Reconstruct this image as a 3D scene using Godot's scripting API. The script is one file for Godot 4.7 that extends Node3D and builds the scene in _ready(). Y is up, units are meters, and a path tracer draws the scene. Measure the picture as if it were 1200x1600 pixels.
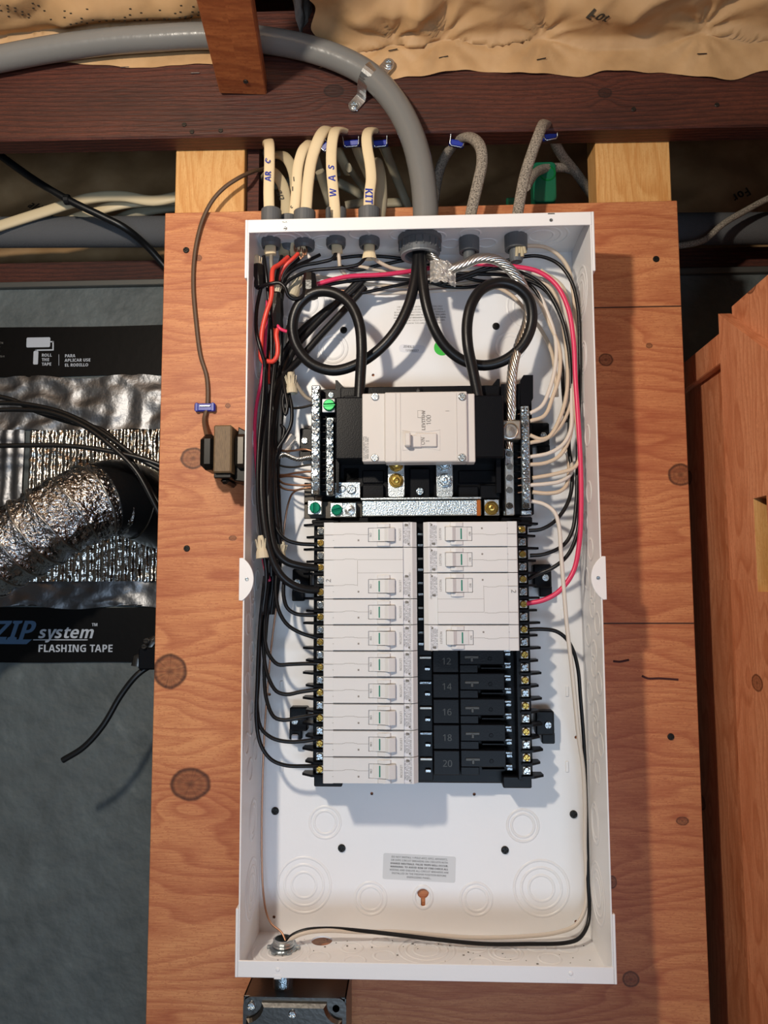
extends Node3D
# A residential breaker panel on a plywood backboard. World: x right, y up, z out from the wall; z = 0 is the back of the steel box.

const EYE := Vector3(-0.0031, -0.0029, 0.8759)
const FOCAL := 1200.0
var cam_basis: Basis
var M := {}
var taken := {}
var rng := RandomNumberGenerator.new()
const LAMP_AT := Vector3(-0.345, 0.432, 0.865)

func _ready() -> void:
	rng.seed = 7
	# ---- camera
	var cam := Camera3D.new()
	cam.name = "camera"
	cam.position = EYE
	cam.rotation = Vector3(0.0931, 0.0434, -0.0035)
	cam.fov = rad_to_deg(2.0 * atan(800.0 / FOCAL))
	cam.near = 0.02
	cam.far = 30.0
	add_child(cam)
	cam_basis = Basis.from_euler(Vector3(0.0931, 0.0434, -0.0035))
	# ---- environment, exposure
	var env := Environment.new()
	env.background_mode = Environment.BG_COLOR
	env.background_color = Color(0.02, 0.022, 0.025)
	env.tonemap_mode = Environment.TONE_MAPPER_LINEAR
	env.tonemap_exposure = 0.93
	env.sdfgi_enabled = true
	env.ssao_enabled = true
	env.ssil_enabled = true
	var we := WorldEnvironment.new()
	we.name = "environment"
	we.environment = env
	add_child(we)
	# ---- added bluish fill light, set at a made-up window behind the viewer
	var fill_area := AreaLight3D.new()
	fill_area.name = "added_fill_light"
	fill_area.area_size = Vector2(2.0, 0.8)
	fill_area.light_color = Color(0.80, 0.90, 1.0)
	fill_area.light_energy = 3.6
	fill_area.area_range = 12.0
	fill_area.shadow_enabled = true
	fill_area.position = Vector3(0.5, -0.95, 2.86)
	fill_area.rotation = Vector3(0.25, 0.0, 0.0)
	add_child(fill_area)
	materials()
	room()
	lamp()
	overhead()
	left_side()
	right_side()
	backboard()
	enclosure()
	interior()
	breakers()
	main_breaker()
	service_cables()
	cables_above()
	wires_right()
	wires_left()
	small_things()

# ------------------------------------------------------------------ placing and naming
func U(px: float, py: float, z: float) -> Vector3:
	var d := cam_basis * Vector3((px - 600.0) / FOCAL, (800.0 - py) / FOCAL, -1.0)
	return EYE + d * ((z - EYE.z) / d.z)

func UX(px: float, py: float, x: float) -> Vector3:
	var d := cam_basis * Vector3((px - 600.0) / FOCAL, (800.0 - py) / FOCAL, -1.0)
	return EYE + d * ((x - EYE.x) / d.x)

func numbered(called: String) -> String:
	if not taken.has(called):
		taken[called] = 0
		return called
	taken[called] += 1
	return "%s_%03d" % [called, taken[called]]

func tag(o: Node, label: String, category: String, group := "", kind := "") -> Node:
	if label: o.set_meta("label", label)
	if category: o.set_meta("category", category)
	if group: o.set_meta("group", group)
	if kind: o.set_meta("kind", kind)
	return o

func thing(called: String, label: String, category: String, at := Vector3.ZERO, group := "") -> Node3D:
	var o := Node3D.new()
	o.name = numbered(called)
	o.position = at
	add_child(o)
	tag(o, label, category, group)
	return o

func put(called: String, mesh: Mesh, m: Material, parent: Node = self, at := Transform3D.IDENTITY) -> MeshInstance3D:
	var o := MeshInstance3D.new()
	o.name = numbered(called) if parent == self else called
	o.mesh = mesh
	o.material_override = m
	o.transform = at
	parent.add_child(o, true)
	return o

func struct(called: String, mesh: Mesh, m: Material, at := Transform3D.IDENTITY) -> MeshInstance3D:
	var o := put(called, mesh, m, self, at)
	o.set_meta("kind", "structure")
	return o

func T(p: Vector3, rot := Vector3.ZERO, s := Vector3.ONE) -> Transform3D:
	return Transform3D(Basis.from_euler(rot).scaled_local(s), p)

func move(v: Vector3) -> Transform3D:
	return Transform3D(Basis.IDENTITY, v)

# ------------------------------------------------------------------ shapes
func st_new() -> SurfaceTool:
	var st := SurfaceTool.new()
	st.begin(Mesh.PRIMITIVE_TRIANGLES)
	return st

func done(st: SurfaceTool) -> ArrayMesh:
	st.generate_normals()
	return st.commit()

func tri(st: SurfaceTool, a: Vector3, b: Vector3, c: Vector3, out: Vector3) -> void:
	# front faces run clockwise: turn the triangle so that it faces `out`
	if (b - a).cross(c - a).dot(out) > 0.0:
		var k := b
		b = c
		c = k
	for v in [a, b, c]:
		st.set_uv(Vector2(v.x, -v.y))
		st.add_vertex(v)

func quad(st: SurfaceTool, a: Vector3, b: Vector3, c: Vector3, d: Vector3, out: Vector3) -> void:
	tri(st, a, b, c, out)
	tri(st, a, c, d, out)

# a box with chamfered edges, added to st; xf places it
func cb(st: SurfaceTool, c: Vector3, s: Vector3, b := 0.0, xf := Transform3D.IDENTITY) -> void:
	st.set_smooth_group(-1)
	var h := s * 0.5
	b = minf(b, minf(h.x, minf(h.y, h.z)) * 0.9)
	var axes := [Vector3.RIGHT, Vector3.UP, Vector3.BACK]
	var bs := xf.basis
	var P := func(v: Vector3) -> Vector3: return xf * (c + v)
	for k in 3:
		var u: int = (k + 1) % 3
		var w: int = (k + 2) % 3
		for sg in [-1.0, 1.0]:
			var q := []
			for e in [[-1, -1], [1, -1], [1, 1], [-1, 1]]:
				var v := Vector3.ZERO
				v[k] = h[k] * sg
				v[u] = (h[u] - b) * e[0]
				v[w] = (h[w] - b) * e[1]
				q.append(P.call(v))
			quad(st, q[0], q[1], q[2], q[3], bs * (axes[k] * sg))
	if b <= 0.0:
		return
	for k in 3:
		var u: int = (k + 1) % 3
		var w: int = (k + 2) % 3
		for su in [-1.0, 1.0]:
			for sw in [-1.0, 1.0]:
				var q := []
				for e in [[-1.0, 0], [1.0, 0], [1.0, 1], [-1.0, 1]]:
					var v := Vector3.ZERO
					v[k] = (h[k] - b) * e[0]
					v[u] = (h[u] if e[1] == 0 else h[u] - b) * su
					v[w] = (h[w] - b if e[1] == 0 else h[w]) * sw
					q.append(P.call(v))
				var n := Vector3.ZERO
				n[u] = su
				n[w] = sw
				quad(st, q[0], q[1], q[2], q[3], bs * n)
	for sx in [-1.0, 1.0]:
		for sy in [-1.0, 1.0]:
			for sz in [-1.0, 1.0]:
				tri(st, P.call(Vector3(h.x * sx, (h.y - b) * sy, (h.z - b) * sz)), P.call(Vector3((h.x - b) * sx, h.y * sy, (h.z - b) * sz)), P.call(Vector3((h.x - b) * sx, (h.y - b) * sy, h.z * sz)), bs * Vector3(sx, sy, sz))

func box(s: Vector3, b := 0.0) -> ArrayMesh:
	var st := st_new()
	cb(st, Vector3.ZERO, s, b)
	return done(st)

func box2(a: Vector3, c: Vector3, b := 0.0) -> ArrayMesh:
	var st := st_new()
	cb(st, (a + c) * 0.5, (c - a).abs(), b)
	return done(st)

# outline in x,y pulled along z, front edge chamfered by b
func prism(st: SurfaceTool, poly: PackedVector2Array, z0: float, z1: float, xf := Transform3D.IDENTITY, b := 0.0) -> void:
	st.set_smooth_group(-1)
	var front := poly
	if b > 0.0:
		var ins := Geometry2D.offset_polygon(poly, -b if not Geometry2D.is_polygon_clockwise(poly) else -b, Geometry2D.JOIN_MITER)
		if ins.size() == 1 and ins[0].size() == poly.size():
			front = ins[0]
			# bring the inset outline to the same starting corner
			var best := 0
			for i in front.size():
				if front[i].distance_squared_to(poly[0]) < front[best].distance_squared_to(poly[0]): best = i
			var turned := PackedVector2Array()
			var same := Geometry2D.is_polygon_clockwise(front) == Geometry2D.is_polygon_clockwise(poly)
			for i in front.size(): turned.append(front[posmod(best + (i if same else -i), front.size())])
			front = turned
		else:
			b = 0.0
	var idx := Geometry2D.triangulate_polygon(front)
	for i in range(0, idx.size(), 3):
		tri(st, xf * Vector3(front[idx[i]].x, front[idx[i]].y, z1), xf * Vector3(front[idx[i + 1]].x, front[idx[i + 1]].y, z1), xf * Vector3(front[idx[i + 2]].x, front[idx[i + 2]].y, z1), xf.basis * Vector3.BACK)
	idx = Geometry2D.triangulate_polygon(poly)
	for i in range(0, idx.size(), 3):
		tri(st, xf * Vector3(poly[idx[i]].x, poly[idx[i]].y, z0), xf * Vector3(poly[idx[i + 1]].x, poly[idx[i + 1]].y, z0), xf * Vector3(poly[idx[i + 2]].x, poly[idx[i + 2]].y, z0), xf.basis * Vector3.FORWARD)
	var cw := Geometry2D.is_polygon_clockwise(poly)
	for i in poly.size():
		var p := poly[i]
		var q := poly[(i + 1) % poly.size()]
		var n := Vector3(q.y - p.y, p.x - q.x, 0.0) * (1.0 if not cw else -1.0)
		quad(st, xf * Vector3(p.x, p.y, z0), xf * Vector3(q.x, q.y, z0), xf * Vector3(q.x, q.y, z1 - b), xf * Vector3(p.x, p.y, z1 - b), xf.basis * n)
		if b > 0.0:
			var p2 := front[i]
			var q2 := front[(i + 1) % front.size()]
			quad(st, xf * Vector3(p.x, p.y, z1 - b), xf * Vector3(q.x, q.y, z1 - b), xf * Vector3(q2.x, q2.y, z1), xf * Vector3(p2.x, p2.y, z1), xf.basis * (n.normalized() + Vector3.BACK))

func plate(poly: PackedVector2Array, z0: float, z1: float, b := 0.0) -> ArrayMesh:
	var st := st_new()
	prism(st, poly, z0, z1, Transform3D.IDENTITY, b)
	return done(st)

func rounded(w: float, h: float, r: float, n := 5, c := Vector2.ZERO) -> PackedVector2Array:
	var out := PackedVector2Array()
	for k in 4:
		var o: Vector2 = Vector2(w * 0.5 - r, h * 0.5 - r) * [Vector2(1, 1), Vector2(-1, 1), Vector2(-1, -1), Vector2(1, -1)][k]
		for i in n + 1:
			var a := PI * 0.5 * (k + float(i) / n)
			out.append(c + o + Vector2(cos(a), sin(a)) * r)
	return out

func disc(r: float, n := 16, c := Vector2.ZERO, a0 := 0.0, a1 := TAU) -> PackedVector2Array:
	var out := PackedVector2Array()
	var whole := is_equal_approx(a1 - a0, TAU)
	for i in (n if whole else n + 1):
		var a := a0 + (a1 - a0) * i / n
		out.append(c + Vector2(cos(a), sin(a)) * r)
	return out

# profile of (radius, height) turned about z
func lathe(st: SurfaceTool, prof: Array, n := 20, xf := Transform3D.IDENTITY, smooth := false) -> void:
	st.set_smooth_group(1 if smooth else -1)
	for j in prof.size() - 1:
		var a: Vector2 = prof[j]
		var b: Vector2 = prof[j + 1]
		var d := b - a
		for i in n:
			var t0 := TAU * i / n
			var t1 := TAU * (i + 1) / n
			var tm := (t0 + t1) * 0.5
			var out := xf.basis * Vector3(cos(tm) * d.y, sin(tm) * d.y, -d.x)
			var p := [Vector3(cos(t0) * a.x, sin(t0) * a.x, a.y), Vector3(cos(t1) * a.x, sin(t1) * a.x, a.y), Vector3(cos(t1) * b.x, sin(t1) * b.x, b.y), Vector3(cos(t0) * b.x, sin(t0) * b.x, b.y)]
			for k in 4: p[k] = xf * p[k]
			if a.x > 1e-7: tri(st, p[0], p[1], p[2], out)
			if b.x > 1e-7: tri(st, p[0], p[2], p[3], out)

func turned(prof: Array, n := 20, smooth := false) -> ArrayMesh:
	var st := st_new()
	lathe(st, prof, n, Transform3D.IDENTITY, smooth)
	return done(st)

# smooth curve through points
func spline(p: Array, step := 0.004) -> PackedVector3Array:
	var out := PackedVector3Array()
	var n := p.size()
	for i in n - 1:
		var p0: Vector3 = p[maxi(i - 1, 0)]
		var p1: Vector3 = p[i]
		var p2: Vector3 = p[i + 1]
		var p3: Vector3 = p[mini(i + 2, n - 1)]
		if i == 0: p0 = p1 * 2.0 - p2
		if i == n - 2: p3 = p2 * 2.0 - p1
		var t0 := 0.0
		var t1 := t0 + maxf(sqrt(p0.distance_to(p1)), 1e-4)
		var t2 := t1 + maxf(sqrt(p1.distance_to(p2)), 1e-4)
		var t3 := t2 + maxf(sqrt(p2.distance_to(p3)), 1e-4)
		var m := maxi(2, int(ceil(p1.distance_to(p2) / step)))
		for k in m:
			var t := t1 + (t2 - t1) * k / m
			var a1 := p0 * ((t1 - t) / (t1 - t0)) + p1 * ((t - t0) / (t1 - t0))
			var a2 := p1 * ((t2 - t) / (t2 - t1)) + p2 * ((t - t1) / (t2 - t1))
			var a3 := p2 * ((t3 - t) / (t3 - t2)) + p3 * ((t - t2) / (t3 - t2))
			var b1 := a1 * ((t2 - t) / (t2 - t0)) + a2 * ((t - t0) / (t2 - t0))
			var b2 := a2 * ((t3 - t) / (t3 - t1)) + a3 * ((t - t1) / (t3 - t1))
			out.append(b1 * ((t2 - t) / (t2 - t1)) + b2 * ((t - t1) / (t2 - t1)))
	out.append(p[n - 1])
	return out

# frames carried along a curve: [tangent, side, up] per point; `face` is the way the wide side of a flat cable looks at the start
func frames(c: PackedVector3Array, face := Vector3.BACK) -> Array:
	var out := []
	var up := face
	for i in c.size():
		var t := (c[mini(i + 1, c.size() - 1)] - c[maxi(i - 1, 0)]).normalized()
		up = up - t * up.dot(t)
		if up.length() < 1e-3:
			up = t.cross(Vector3(0.31, 0.7, 0.2))
		up = up.normalized()
		out.append([t, t.cross(up).normalized(), up])
	return out

# a cable: rw half width, rt half thickness
func tube(c: PackedVector3Array, rw: float, rt := -1.0, n := 8, face := Vector3.BACK, radii := PackedFloat32Array()) -> ArrayMesh:
	if rt < 0.0: rt = rw
	var f := frames(c, face)
	var vs := PackedVector3Array()
	var ns := PackedVector3Array()
	var uv := PackedVector2Array()
	var ix := PackedInt32Array()
	var run := 0.0
	for i in c.size():
		if i: run += c[i].distance_to(c[i - 1])
		var k := radii[i] if radii.size() else 1.0
		for j in n + 1:
			var a := TAU * j / n
			var ca := cos(a)
			var sa := sin(a)
			if rt < rw * 0.95:  # a flattened oval with a flat face
				ca = signf(ca) * pow(absf(ca), 0.7)
				sa = signf(sa) * pow(absf(sa), 0.55)
			vs.append(c[i] + f[i][1] * (ca * rw * k) + f[i][2] * (sa * rt * k))
			ns.append((f[i][1] * (cos(a) / rw) + f[i][2] * (sin(a) / rt)).normalized())
			uv.append(Vector2(float(j) / n, run * 10.0))
	for i in c.size() - 1:
		for j in n:
			var a := i * (n + 1) + j
			var b := a + n + 1
			ix.append_array([a, a + 1, b, b, a + 1, b + 1])
	for e in [0, c.size() - 1]:
		var at := vs.size()
		var nn: Vector3 = f[e][0] * (-1.0 if e == 0 else 1.0)
		vs.append(c[e])
		ns.append(nn)
		uv.append(Vector2(0.5, 0.5))
		for j in n + 1:
			vs.append(vs[e * (n + 1) + j])
			ns.append(nn)
			uv.append(Vector2(0.5, 0.5))
		for j in n:
			ix.append_array([at, at + 2 + j, at + 1 + j] if e == 0 else [at, at + 1 + j, at + 2 + j])
	var arr := []
	arr.resize(Mesh.ARRAY_MAX)
	arr[Mesh.ARRAY_VERTEX] = vs
	arr[Mesh.ARRAY_NORMAL] = ns
	arr[Mesh.ARRAY_TEX_UV] = uv
	arr[Mesh.ARRAY_INDEX] = ix
	var m := ArrayMesh.new()
	m.add_surface_from_arrays(Mesh.PRIMITIVE_TRIANGLES, arr)
	return m

# flat list of picture x, picture y, depth -> points in space
func path(a: Array) -> Array:
	var out := []
	for i in range(0, a.size(), 3):
		out.append(U(a[i], a[i + 1], a[i + 2]))
	return out

# a grid surface from f(u, v), u and v in 0..1
func sheet(nu: int, nv: int, f: Callable, uvs := Vector2.ONE) -> ArrayMesh:
	var st := st_new()
	st.set_smooth_group(1)
	var g := []
	for i in nu + 1:
		for j in nv + 1:
			g.append(f.call(float(i) / nu, float(j) / nv))
	for i in nu:
		for j in nv:
			var q := [[i, j], [i + 1, j], [i + 1, j + 1], [i, j], [i + 1, j + 1], [i, j + 1]]
			for e in q:
				st.set_uv(Vector2(float(e[0]) / nu, float(e[1]) / nv) * uvs)
				st.add_vertex(g[e[0] * (nv + 1) + e[1]])
	st.index()
	st.generate_normals()
	return st.commit()

# lettering as a mesh: height of a capital in metres, centred at the origin, facing +z; bend(v) may lay it on a surface
func words(t: String, cap: float, font := "Droid Sans", bold := false, slant := 0.0, depth := 0.0003, bend = null, align := 1, curve_step := 1.0) -> ArrayMesh:
	var f := SystemFont.new()
	f.font_names = PackedStringArray([font])
	f.font_weight = 700 if bold else 400
	var tm := TextMesh.new()
	tm.font = f
	tm.text = t
	tm.font_size = 24
	tm.pixel_size = cap / 24.0 / 0.714
	tm.depth = depth
	tm.curve_step = curve_step
	tm.horizontal_alignment = [HORIZONTAL_ALIGNMENT_LEFT, HORIZONTAL_ALIGNMENT_CENTER, HORIZONTAL_ALIGNMENT_RIGHT][align]
	tm.vertical_alignment = VERTICAL_ALIGNMENT_CENTER
	if slant == 0.0 and not bend != null:
		return bake(tm)
	var src := tm.surface_get_arrays(0)
	var v: PackedVector3Array = src[Mesh.ARRAY_VERTEX]
	var ix: PackedInt32Array = src[Mesh.ARRAY_INDEX] if src[Mesh.ARRAY_INDEX] != null else PackedInt32Array(range(v.size()))
	var st := st_new()
	st.set_smooth_group(-1)
	for i in ix:
		var p := v[i]
		p.x += p.y * slant
		if bend != null: p = bend.call(p)
		st.add_vertex(p)
	st.generate_normals()
	return st.commit()

func bake(tm: TextMesh) -> ArrayMesh:
	var m := ArrayMesh.new()
	for s in tm.get_surface_count():
		m.add_surface_from_arrays(Mesh.PRIMITIVE_TRIANGLES, tm.surface_get_arrays(s))
	return m

# several lines of small print as one mesh
func paragraph(lines: Array, cap: float, pitch: float, bold_lines := []) -> ArrayMesh:
	var st := st_new()
	for i in lines.size():
		st.append_from(words(lines[i], cap, "Droid Sans", i in bold_lines, 0.0, 0.00012, null, 1, 3.0), 0, move(Vector3(0, -pitch * (i - (lines.size() - 1) * 0.5), 0)))
	return st.commit()

# a screw head facing +z: round head with a cross recess ("cross") or a slot ("slot")
var screw_cache := {}
func screw(r: float, h: float, kind := "cross") -> ArrayMesh:
	var key := "%f %f %s" % [r, h, kind]
	if screw_cache.has(key): return screw_cache[key]
	var st := st_new()
	lathe(st, [Vector2(r * 0.98, 0), Vector2(r, h * 0.35), Vector2(r * 0.94, h * 0.5), Vector2(0, h * 0.5)], 14)
	var g := r * 0.13
	var n := 4 if kind == "cross" else 2
	for k in n:
		var poly := PackedVector2Array()
		if kind == "cross":
			poly.append(Vector2(g, g))
			for i in 5:
				var a := lerpf(0.16, PI / 2 - 0.16, i / 4.0)
				poly.append(Vector2(cos(a), sin(a)) * r * 0.93)
		else:
			for i in 9:
				var a := lerpf(0.15, PI - 0.15, i / 8.0)
				poly.append(Vector2(cos(a), sin(a)) * r * 0.93)
		prism(st, poly, h * 0.45, h, T(Vector3.ZERO, Vector3(0, 0, TAU * k / n)), r * 0.1)
	if kind == "cross":  # the rim closes the arms of the cross
		lathe(st, [Vector2(r * 0.62, h * 0.5), Vector2(r * 0.66, h * 0.98), Vector2(r * 0.84, h * 0.9), Vector2(r * 0.94, h * 0.5)], 14)
	screw_cache[key] = done(st)
	return screw_cache[key]

func hexnut(r: float, h: float, bolt := true) -> ArrayMesh:
	var st := st_new()
	lathe(st, [Vector2(r * 1.16, 0), Vector2(r * 1.16, h * 0.14), Vector2(r * 1.1, h * 0.18), Vector2(0, h * 0.18)], 20)
	prism(st, disc(r, 6, Vector2.ZERO, 0.2, 0.2 + TAU), h * 0.16, h * 0.9, Transform3D.IDENTITY, r * 0.1)
	if bolt:
		lathe(st, [Vector2(r * 0.5, h * 0.8), Vector2(r * 0.47, h * 1.2), Vector2(r * 0.3, h * 1.25), Vector2(r * 0.26, h * 0.95), Vector2(0, h * 0.95)], 14)
	return done(st)

# ------------------------------------------------------------------ materials
func mat(c: String, rough := 0.6, metal := 0.0, extra := {}) -> StandardMaterial3D:
	var m := StandardMaterial3D.new()
	m.albedo_color = Color(c)
	m.roughness = rough
	m.metallic = metal
	for k in extra: m.set(k, extra[k])
	return m

func noise(sd: int, freq: float, oct := 3, type := FastNoiseLite.TYPE_SIMPLEX_SMOOTH) -> FastNoiseLite:
	var n := FastNoiseLite.new()
	n.noise_type = type
	n.seed = sd
	n.frequency = freq
	n.fractal_octaves = oct
	n.fractal_type = FastNoiseLite.FRACTAL_FBM if oct > 1 else FastNoiseLite.FRACTAL_NONE
	return n

func noise_tex(n: FastNoiseLite, size := 512, ramp := [], as_normal := false, strength := 4.0) -> NoiseTexture2D:
	var t := NoiseTexture2D.new()
	t.width = size
	t.height = size
	t.noise = n
	t.seamless = true
	t.as_normal_map = as_normal
	t.bump_strength = strength
	if ramp:
		var g := Gradient.new()
		g.offsets = PackedFloat32Array(ramp[0])
		var cs := PackedColorArray()
		for c in ramp[1]: cs.append(Color(c))
		g.colors = cs
		t.color_ramp = g
	return t

# sawn wood, grain along the picture's x. size in metres of the picture, knots [x, y, rx, ry] in metres from its top left corner
func wood(w: int, h: int, size: Vector2, sd: int, cols: Array, line: float, wave: float, knots := [], seams := [], plane_across := false) -> Array:
	var warp := noise(sd, 1.0, 3)
	var fine := noise(sd + 1, 1.0, 2)
	var tone := noise(sd + 2, 1.0, 2)
	var c0 := Color(cols[0])
	var c1 := Color(cols[1])
	var ck := Color(cols[2])
	var im := Image.create(w, h, false, Image.FORMAT_RGB8)
	var hm := Image.create(w, h, false, Image.FORMAT_L8)
	for j in h:
		var y := size.y * j / h
		for i in w:
			var x := size.x * i / w
			var xx := x
			var yy := y
			var kn := 0.0
			var bend := 0.0
			for k in knots:
				var dx: float = (x - k[0]) / k[2]
				var dy: float = (y - k[1]) / k[3]
				var r2 := dx * dx + dy * dy
				if r2 < 40.0:
					bend += (dy if absf(dy) > 0.02 else 0.02) * 1.6 * exp(-r2 * 0.22) * k[3]
					if r2 < 1.6:
						var r := sqrt(r2)
						r += 0.05 * fine.get_noise_2d(dx * 1.1 + k[0] * 900.0, dy * 1.1)
						kn = maxf(kn, (1.0 - smoothstep(0.94, 1.1, r)) * (0.42 + 0.08 * sin(r * 14.0) + 0.5 * smoothstep(0.72, 0.95, r) + 0.3 * maxf(0.0, fine.get_noise_2d(atan2(dy, dx) * 5.0, k[1] * 50.0)) + 0.35 * exp(-r * 7.0)))
			var wv := warp.get_noise_2d(xx * 2.2 if not plane_across else xx * 9.0, yy * 9.0) * wave
			var ph := (yy + bend + wv) / line
			var f := ph - floorf(ph)
			var ring := f * f * (1.0 if f < 0.86 else (1.0 - f) / 0.14)
			var g := fine.get_noise_2d(xx * 28.0, yy * 620.0)
			var g2 := fine.get_noise_2d(xx * 90.0 + 50.0, yy * 1500.0)
			var tn := tone.get_noise_2d(xx * 3.0, yy * 11.0)
			var v := clampf(0.42 + ring * 0.62 + g * 0.34 + g2 * 0.16 + tn * 0.34 - 0.16, 0.0, 1.0)
			var c := c0.lerp(c1, v)
			if g2 < -0.42: c = c.lerp(c1, 0.5)
			c = c.lerp(ck, kn * 0.85)
			var hv := 0.55 - ring * 0.3 + g * 0.25 - kn * 0.1
			for s in seams:
				if absf(y - s[0]) < 0.0007 and x > s[1] and x < s[2]:
					c = ck.darkened(0.35)
					hv = 0.0
			im.set_pixel(i, j, c)
			hm.set_pixel(i, j, Color(hv, hv, hv))
	return [ImageTexture.create_from_image(im), ImageTexture.create_from_image(hm)]

func upright(tex: Array) -> Array:
	var out := []
	for t in tex:
		var im: Image = t.get_image()
		im.rotate_90(CLOCKWISE)
		out.append(ImageTexture.create_from_image(im))
	return out

func wood_mat(tex: Array, rough: float, relief := 0.04, scale := Vector3.ONE, offset := Vector3.ZERO) -> StandardMaterial3D:
	var m := StandardMaterial3D.new()
	m.albedo_texture = tex[0]
	m.roughness = rough
	m.heightmap_enabled = true
	m.heightmap_texture = tex[1]
	m.heightmap_scale = relief
	m.uv1_scale = scale
	m.uv1_offset = offset
	return m

# a material whose wood picture repeats in the object's own axes
func wood_tri(tex: Array, rough: float, size: Vector2, relief := 0.04) -> StandardMaterial3D:
	var m := wood_mat(tex, rough, relief, Vector3(1.0 / size.x, 1.0 / size.y, 1.0 / size.x))
	m.uv1_triplanar = true
	m.uv1_triplanar_sharpness = 8.0
	return m

func spotted(c: String, rough: float, metal: float, n: NoiseTexture2D, scale: float, bump: float, extra := {}) -> StandardMaterial3D:
	var m := mat(c, rough, metal, extra)
	m.normal_enabled = true
	m.normal_texture = n
	m.normal_scale = bump
	m.uv1_triplanar = true
	m.uv1_scale = Vector3.ONE * scale
	return m

func materials() -> void:
	var bumps := noise_tex(noise(3, 0.02, 4), 512, [], true, 6.0)
	var grains := noise_tex(noise(4, 0.09, 3), 512, [], true, 5.0)
	var wrinkle := noise_tex(noise(11, 0.012, 5, FastNoiseLite.TYPE_CELLULAR), 512, [], true, 10.0)
	var spangle := noise_tex(noise(12, 0.05, 3, FastNoiseLite.TYPE_CELLULAR), 512, [], true, 8.0)
	var crush := noise_tex(noise(13, 0.03, 5), 512, [], true, 14.0)
	M.steel_white = spotted("efeff0", 0.34, 0.0, bumps, 14.0, 0.05, {"metallic_specular": 0.5})
	M.black_plastic = spotted("0b0d12", 0.36, 0.0, grains, 10.0, 0.06, {"metallic_specular": 0.28})
	M.black_deep = mat("0a0b0d", 0.55)
	M.breaker = spotted("dbdcdd", 0.45, 0.0, grains, 30.0, 0.03)
	M.main_cover = spotted("d3cfcb", 0.48, 0.0, grains, 30.0, 0.03)
	M.screw_zinc = mat("b9c0c4", 0.26, 1.0)
	M.print_grey = mat("8b8681", 0.7)
	M.green_flag = mat("0f7f68", 0.5)
	M.label_white = mat("dfe0e6", 0.4)
	M.label_clear = mat("d3d3d3", 0.35)
	M.ink = mat("34332f", 0.7)
	M.ink_soft = mat("76746f", 0.7)
	M.zinc = spotted("a9b4ba", 0.3, 1.0, spangle, 22.0, 0.5)
	M.zinc_bright = spotted("c3cacd", 0.3, 1.0, spangle, 30.0, 0.3)
	M.brass = mat("b39650", 0.3, 1.0)
	M.copper = mat("b48a70", 0.35, 1.0)
	M.copper_flat = mat("b5682f", 0.4, 0.6)
	M.steel_dark = mat("4a4743", 0.42, 0.9)
	M.black_screw = mat("22211f", 0.45, 0.5)
	M.green_screw = mat("178544", 0.3, 0.5)
	M.teal_screw = mat("128a6c", 0.25, 0.7)
	M.alu = spotted("c9c7c2", 0.28, 1.0, grains, 40.0, 0.25)
	M.lug = spotted("b3aea4", 0.38, 1.0, grains, 30.0, 0.2)
	M.wire_black = spotted("101013", 0.33, 0.0, bumps, 40.0, 0.08, {"metallic_specular": 0.42})
	M.wire_thick = spotted("141416", 0.36, 0.0, bumps, 25.0, 0.1, {"metallic_specular": 0.42})
	M.wire_red = mat("dc3560", 0.36)
	M.wire_red_warm = mat("d94436", 0.38)
	M.wire_white = mat("d2bfa8", 0.42)
	M.wire_white_pale = mat("ddd3c8", 0.4)
	M.wire_grey = mat("8e8578", 0.5)
	M.nut = mat("c9bda2", 0.5)
	M.tape = spotted("0f1012", 0.3, 0.0, wrinkle, 30.0, 0.3)
	M.nm = spotted("e6d1aa", 0.42, 0.0, bumps, 20.0, 0.12)
	M.nm_dull_and_shaded = spotted("b6a888", 0.5, 0.0, bumps, 20.0, 0.12)  # darker copy of nm: shade painted on set-back cables; also tan sheath ends
	M.nm_grey_and_shaded = spotted("9c937c", 0.55, 0.0, bumps, 20.0, 0.12)  # truly grey cables, and shade painted into the cables behind the beam
	M.marker = mat("1b2f9a", 0.6)
	M.marker_black = mat("2a2622", 0.6)
	M.cloth = spotted("6d665e", 0.85, 0.0, grains, 30.0, 0.5)
	M.cloth.albedo_texture = noise_tex(noise(21, 0.05, 4), 512, [[0.0, 0.42, 0.5, 1.0], ["2b2724", "726a60", "998f82", "b3a999"]])
	M.cloth.albedo_color = Color.WHITE
	M.cloth.uv1_scale = Vector3.ONE * 16.0
	M.se_cable = spotted("757573", 0.25, 0.0, bumps, 9.0, 0.16)
	M.grey_pvc = spotted("5b5e61", 0.45, 0.0, bumps, 20.0, 0.05)
	M.grey_pvc_light = mat("7c8083", 0.4)
	M.blue = mat("102a96", 0.35)
	M.staple = mat("b9c0c8", 0.25, 1.0)
	M.green_plastic = mat("0e5f42", 0.4)
	M.galvanized = spotted("6b6966", 0.3, 1.0, bumps, 16.0, 0.1)
	M.strap_metal = spotted("dcdfe1", 0.27, 1.0, bumps, 30.0, 0.12)
	M.foil = spotted("b9b9ba", 0.2, 1.0, crush, 9.0, 1.3)
	M.foil_flat = spotted("85878b", 0.42, 1.0, bumps, 5.0, 0.3)
	M.foil_bubble = spotted("c6c3bb", 0.18, 1.0, wrinkle, 16.0, 1.0)
	M.duct_wire = mat("a9a7a2", 0.3, 1.0)
	M.flash_tape = spotted("030304", 0.5, 0.0, bumps, 6.0, 0.05, {"metallic_specular": 0.3})
	M.tape_print = mat("b3bac4", 0.6)
	M.tape_print_blue = mat("3f5f80", 0.6)
	M.coax = mat("0d0e10", 0.4)
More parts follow.
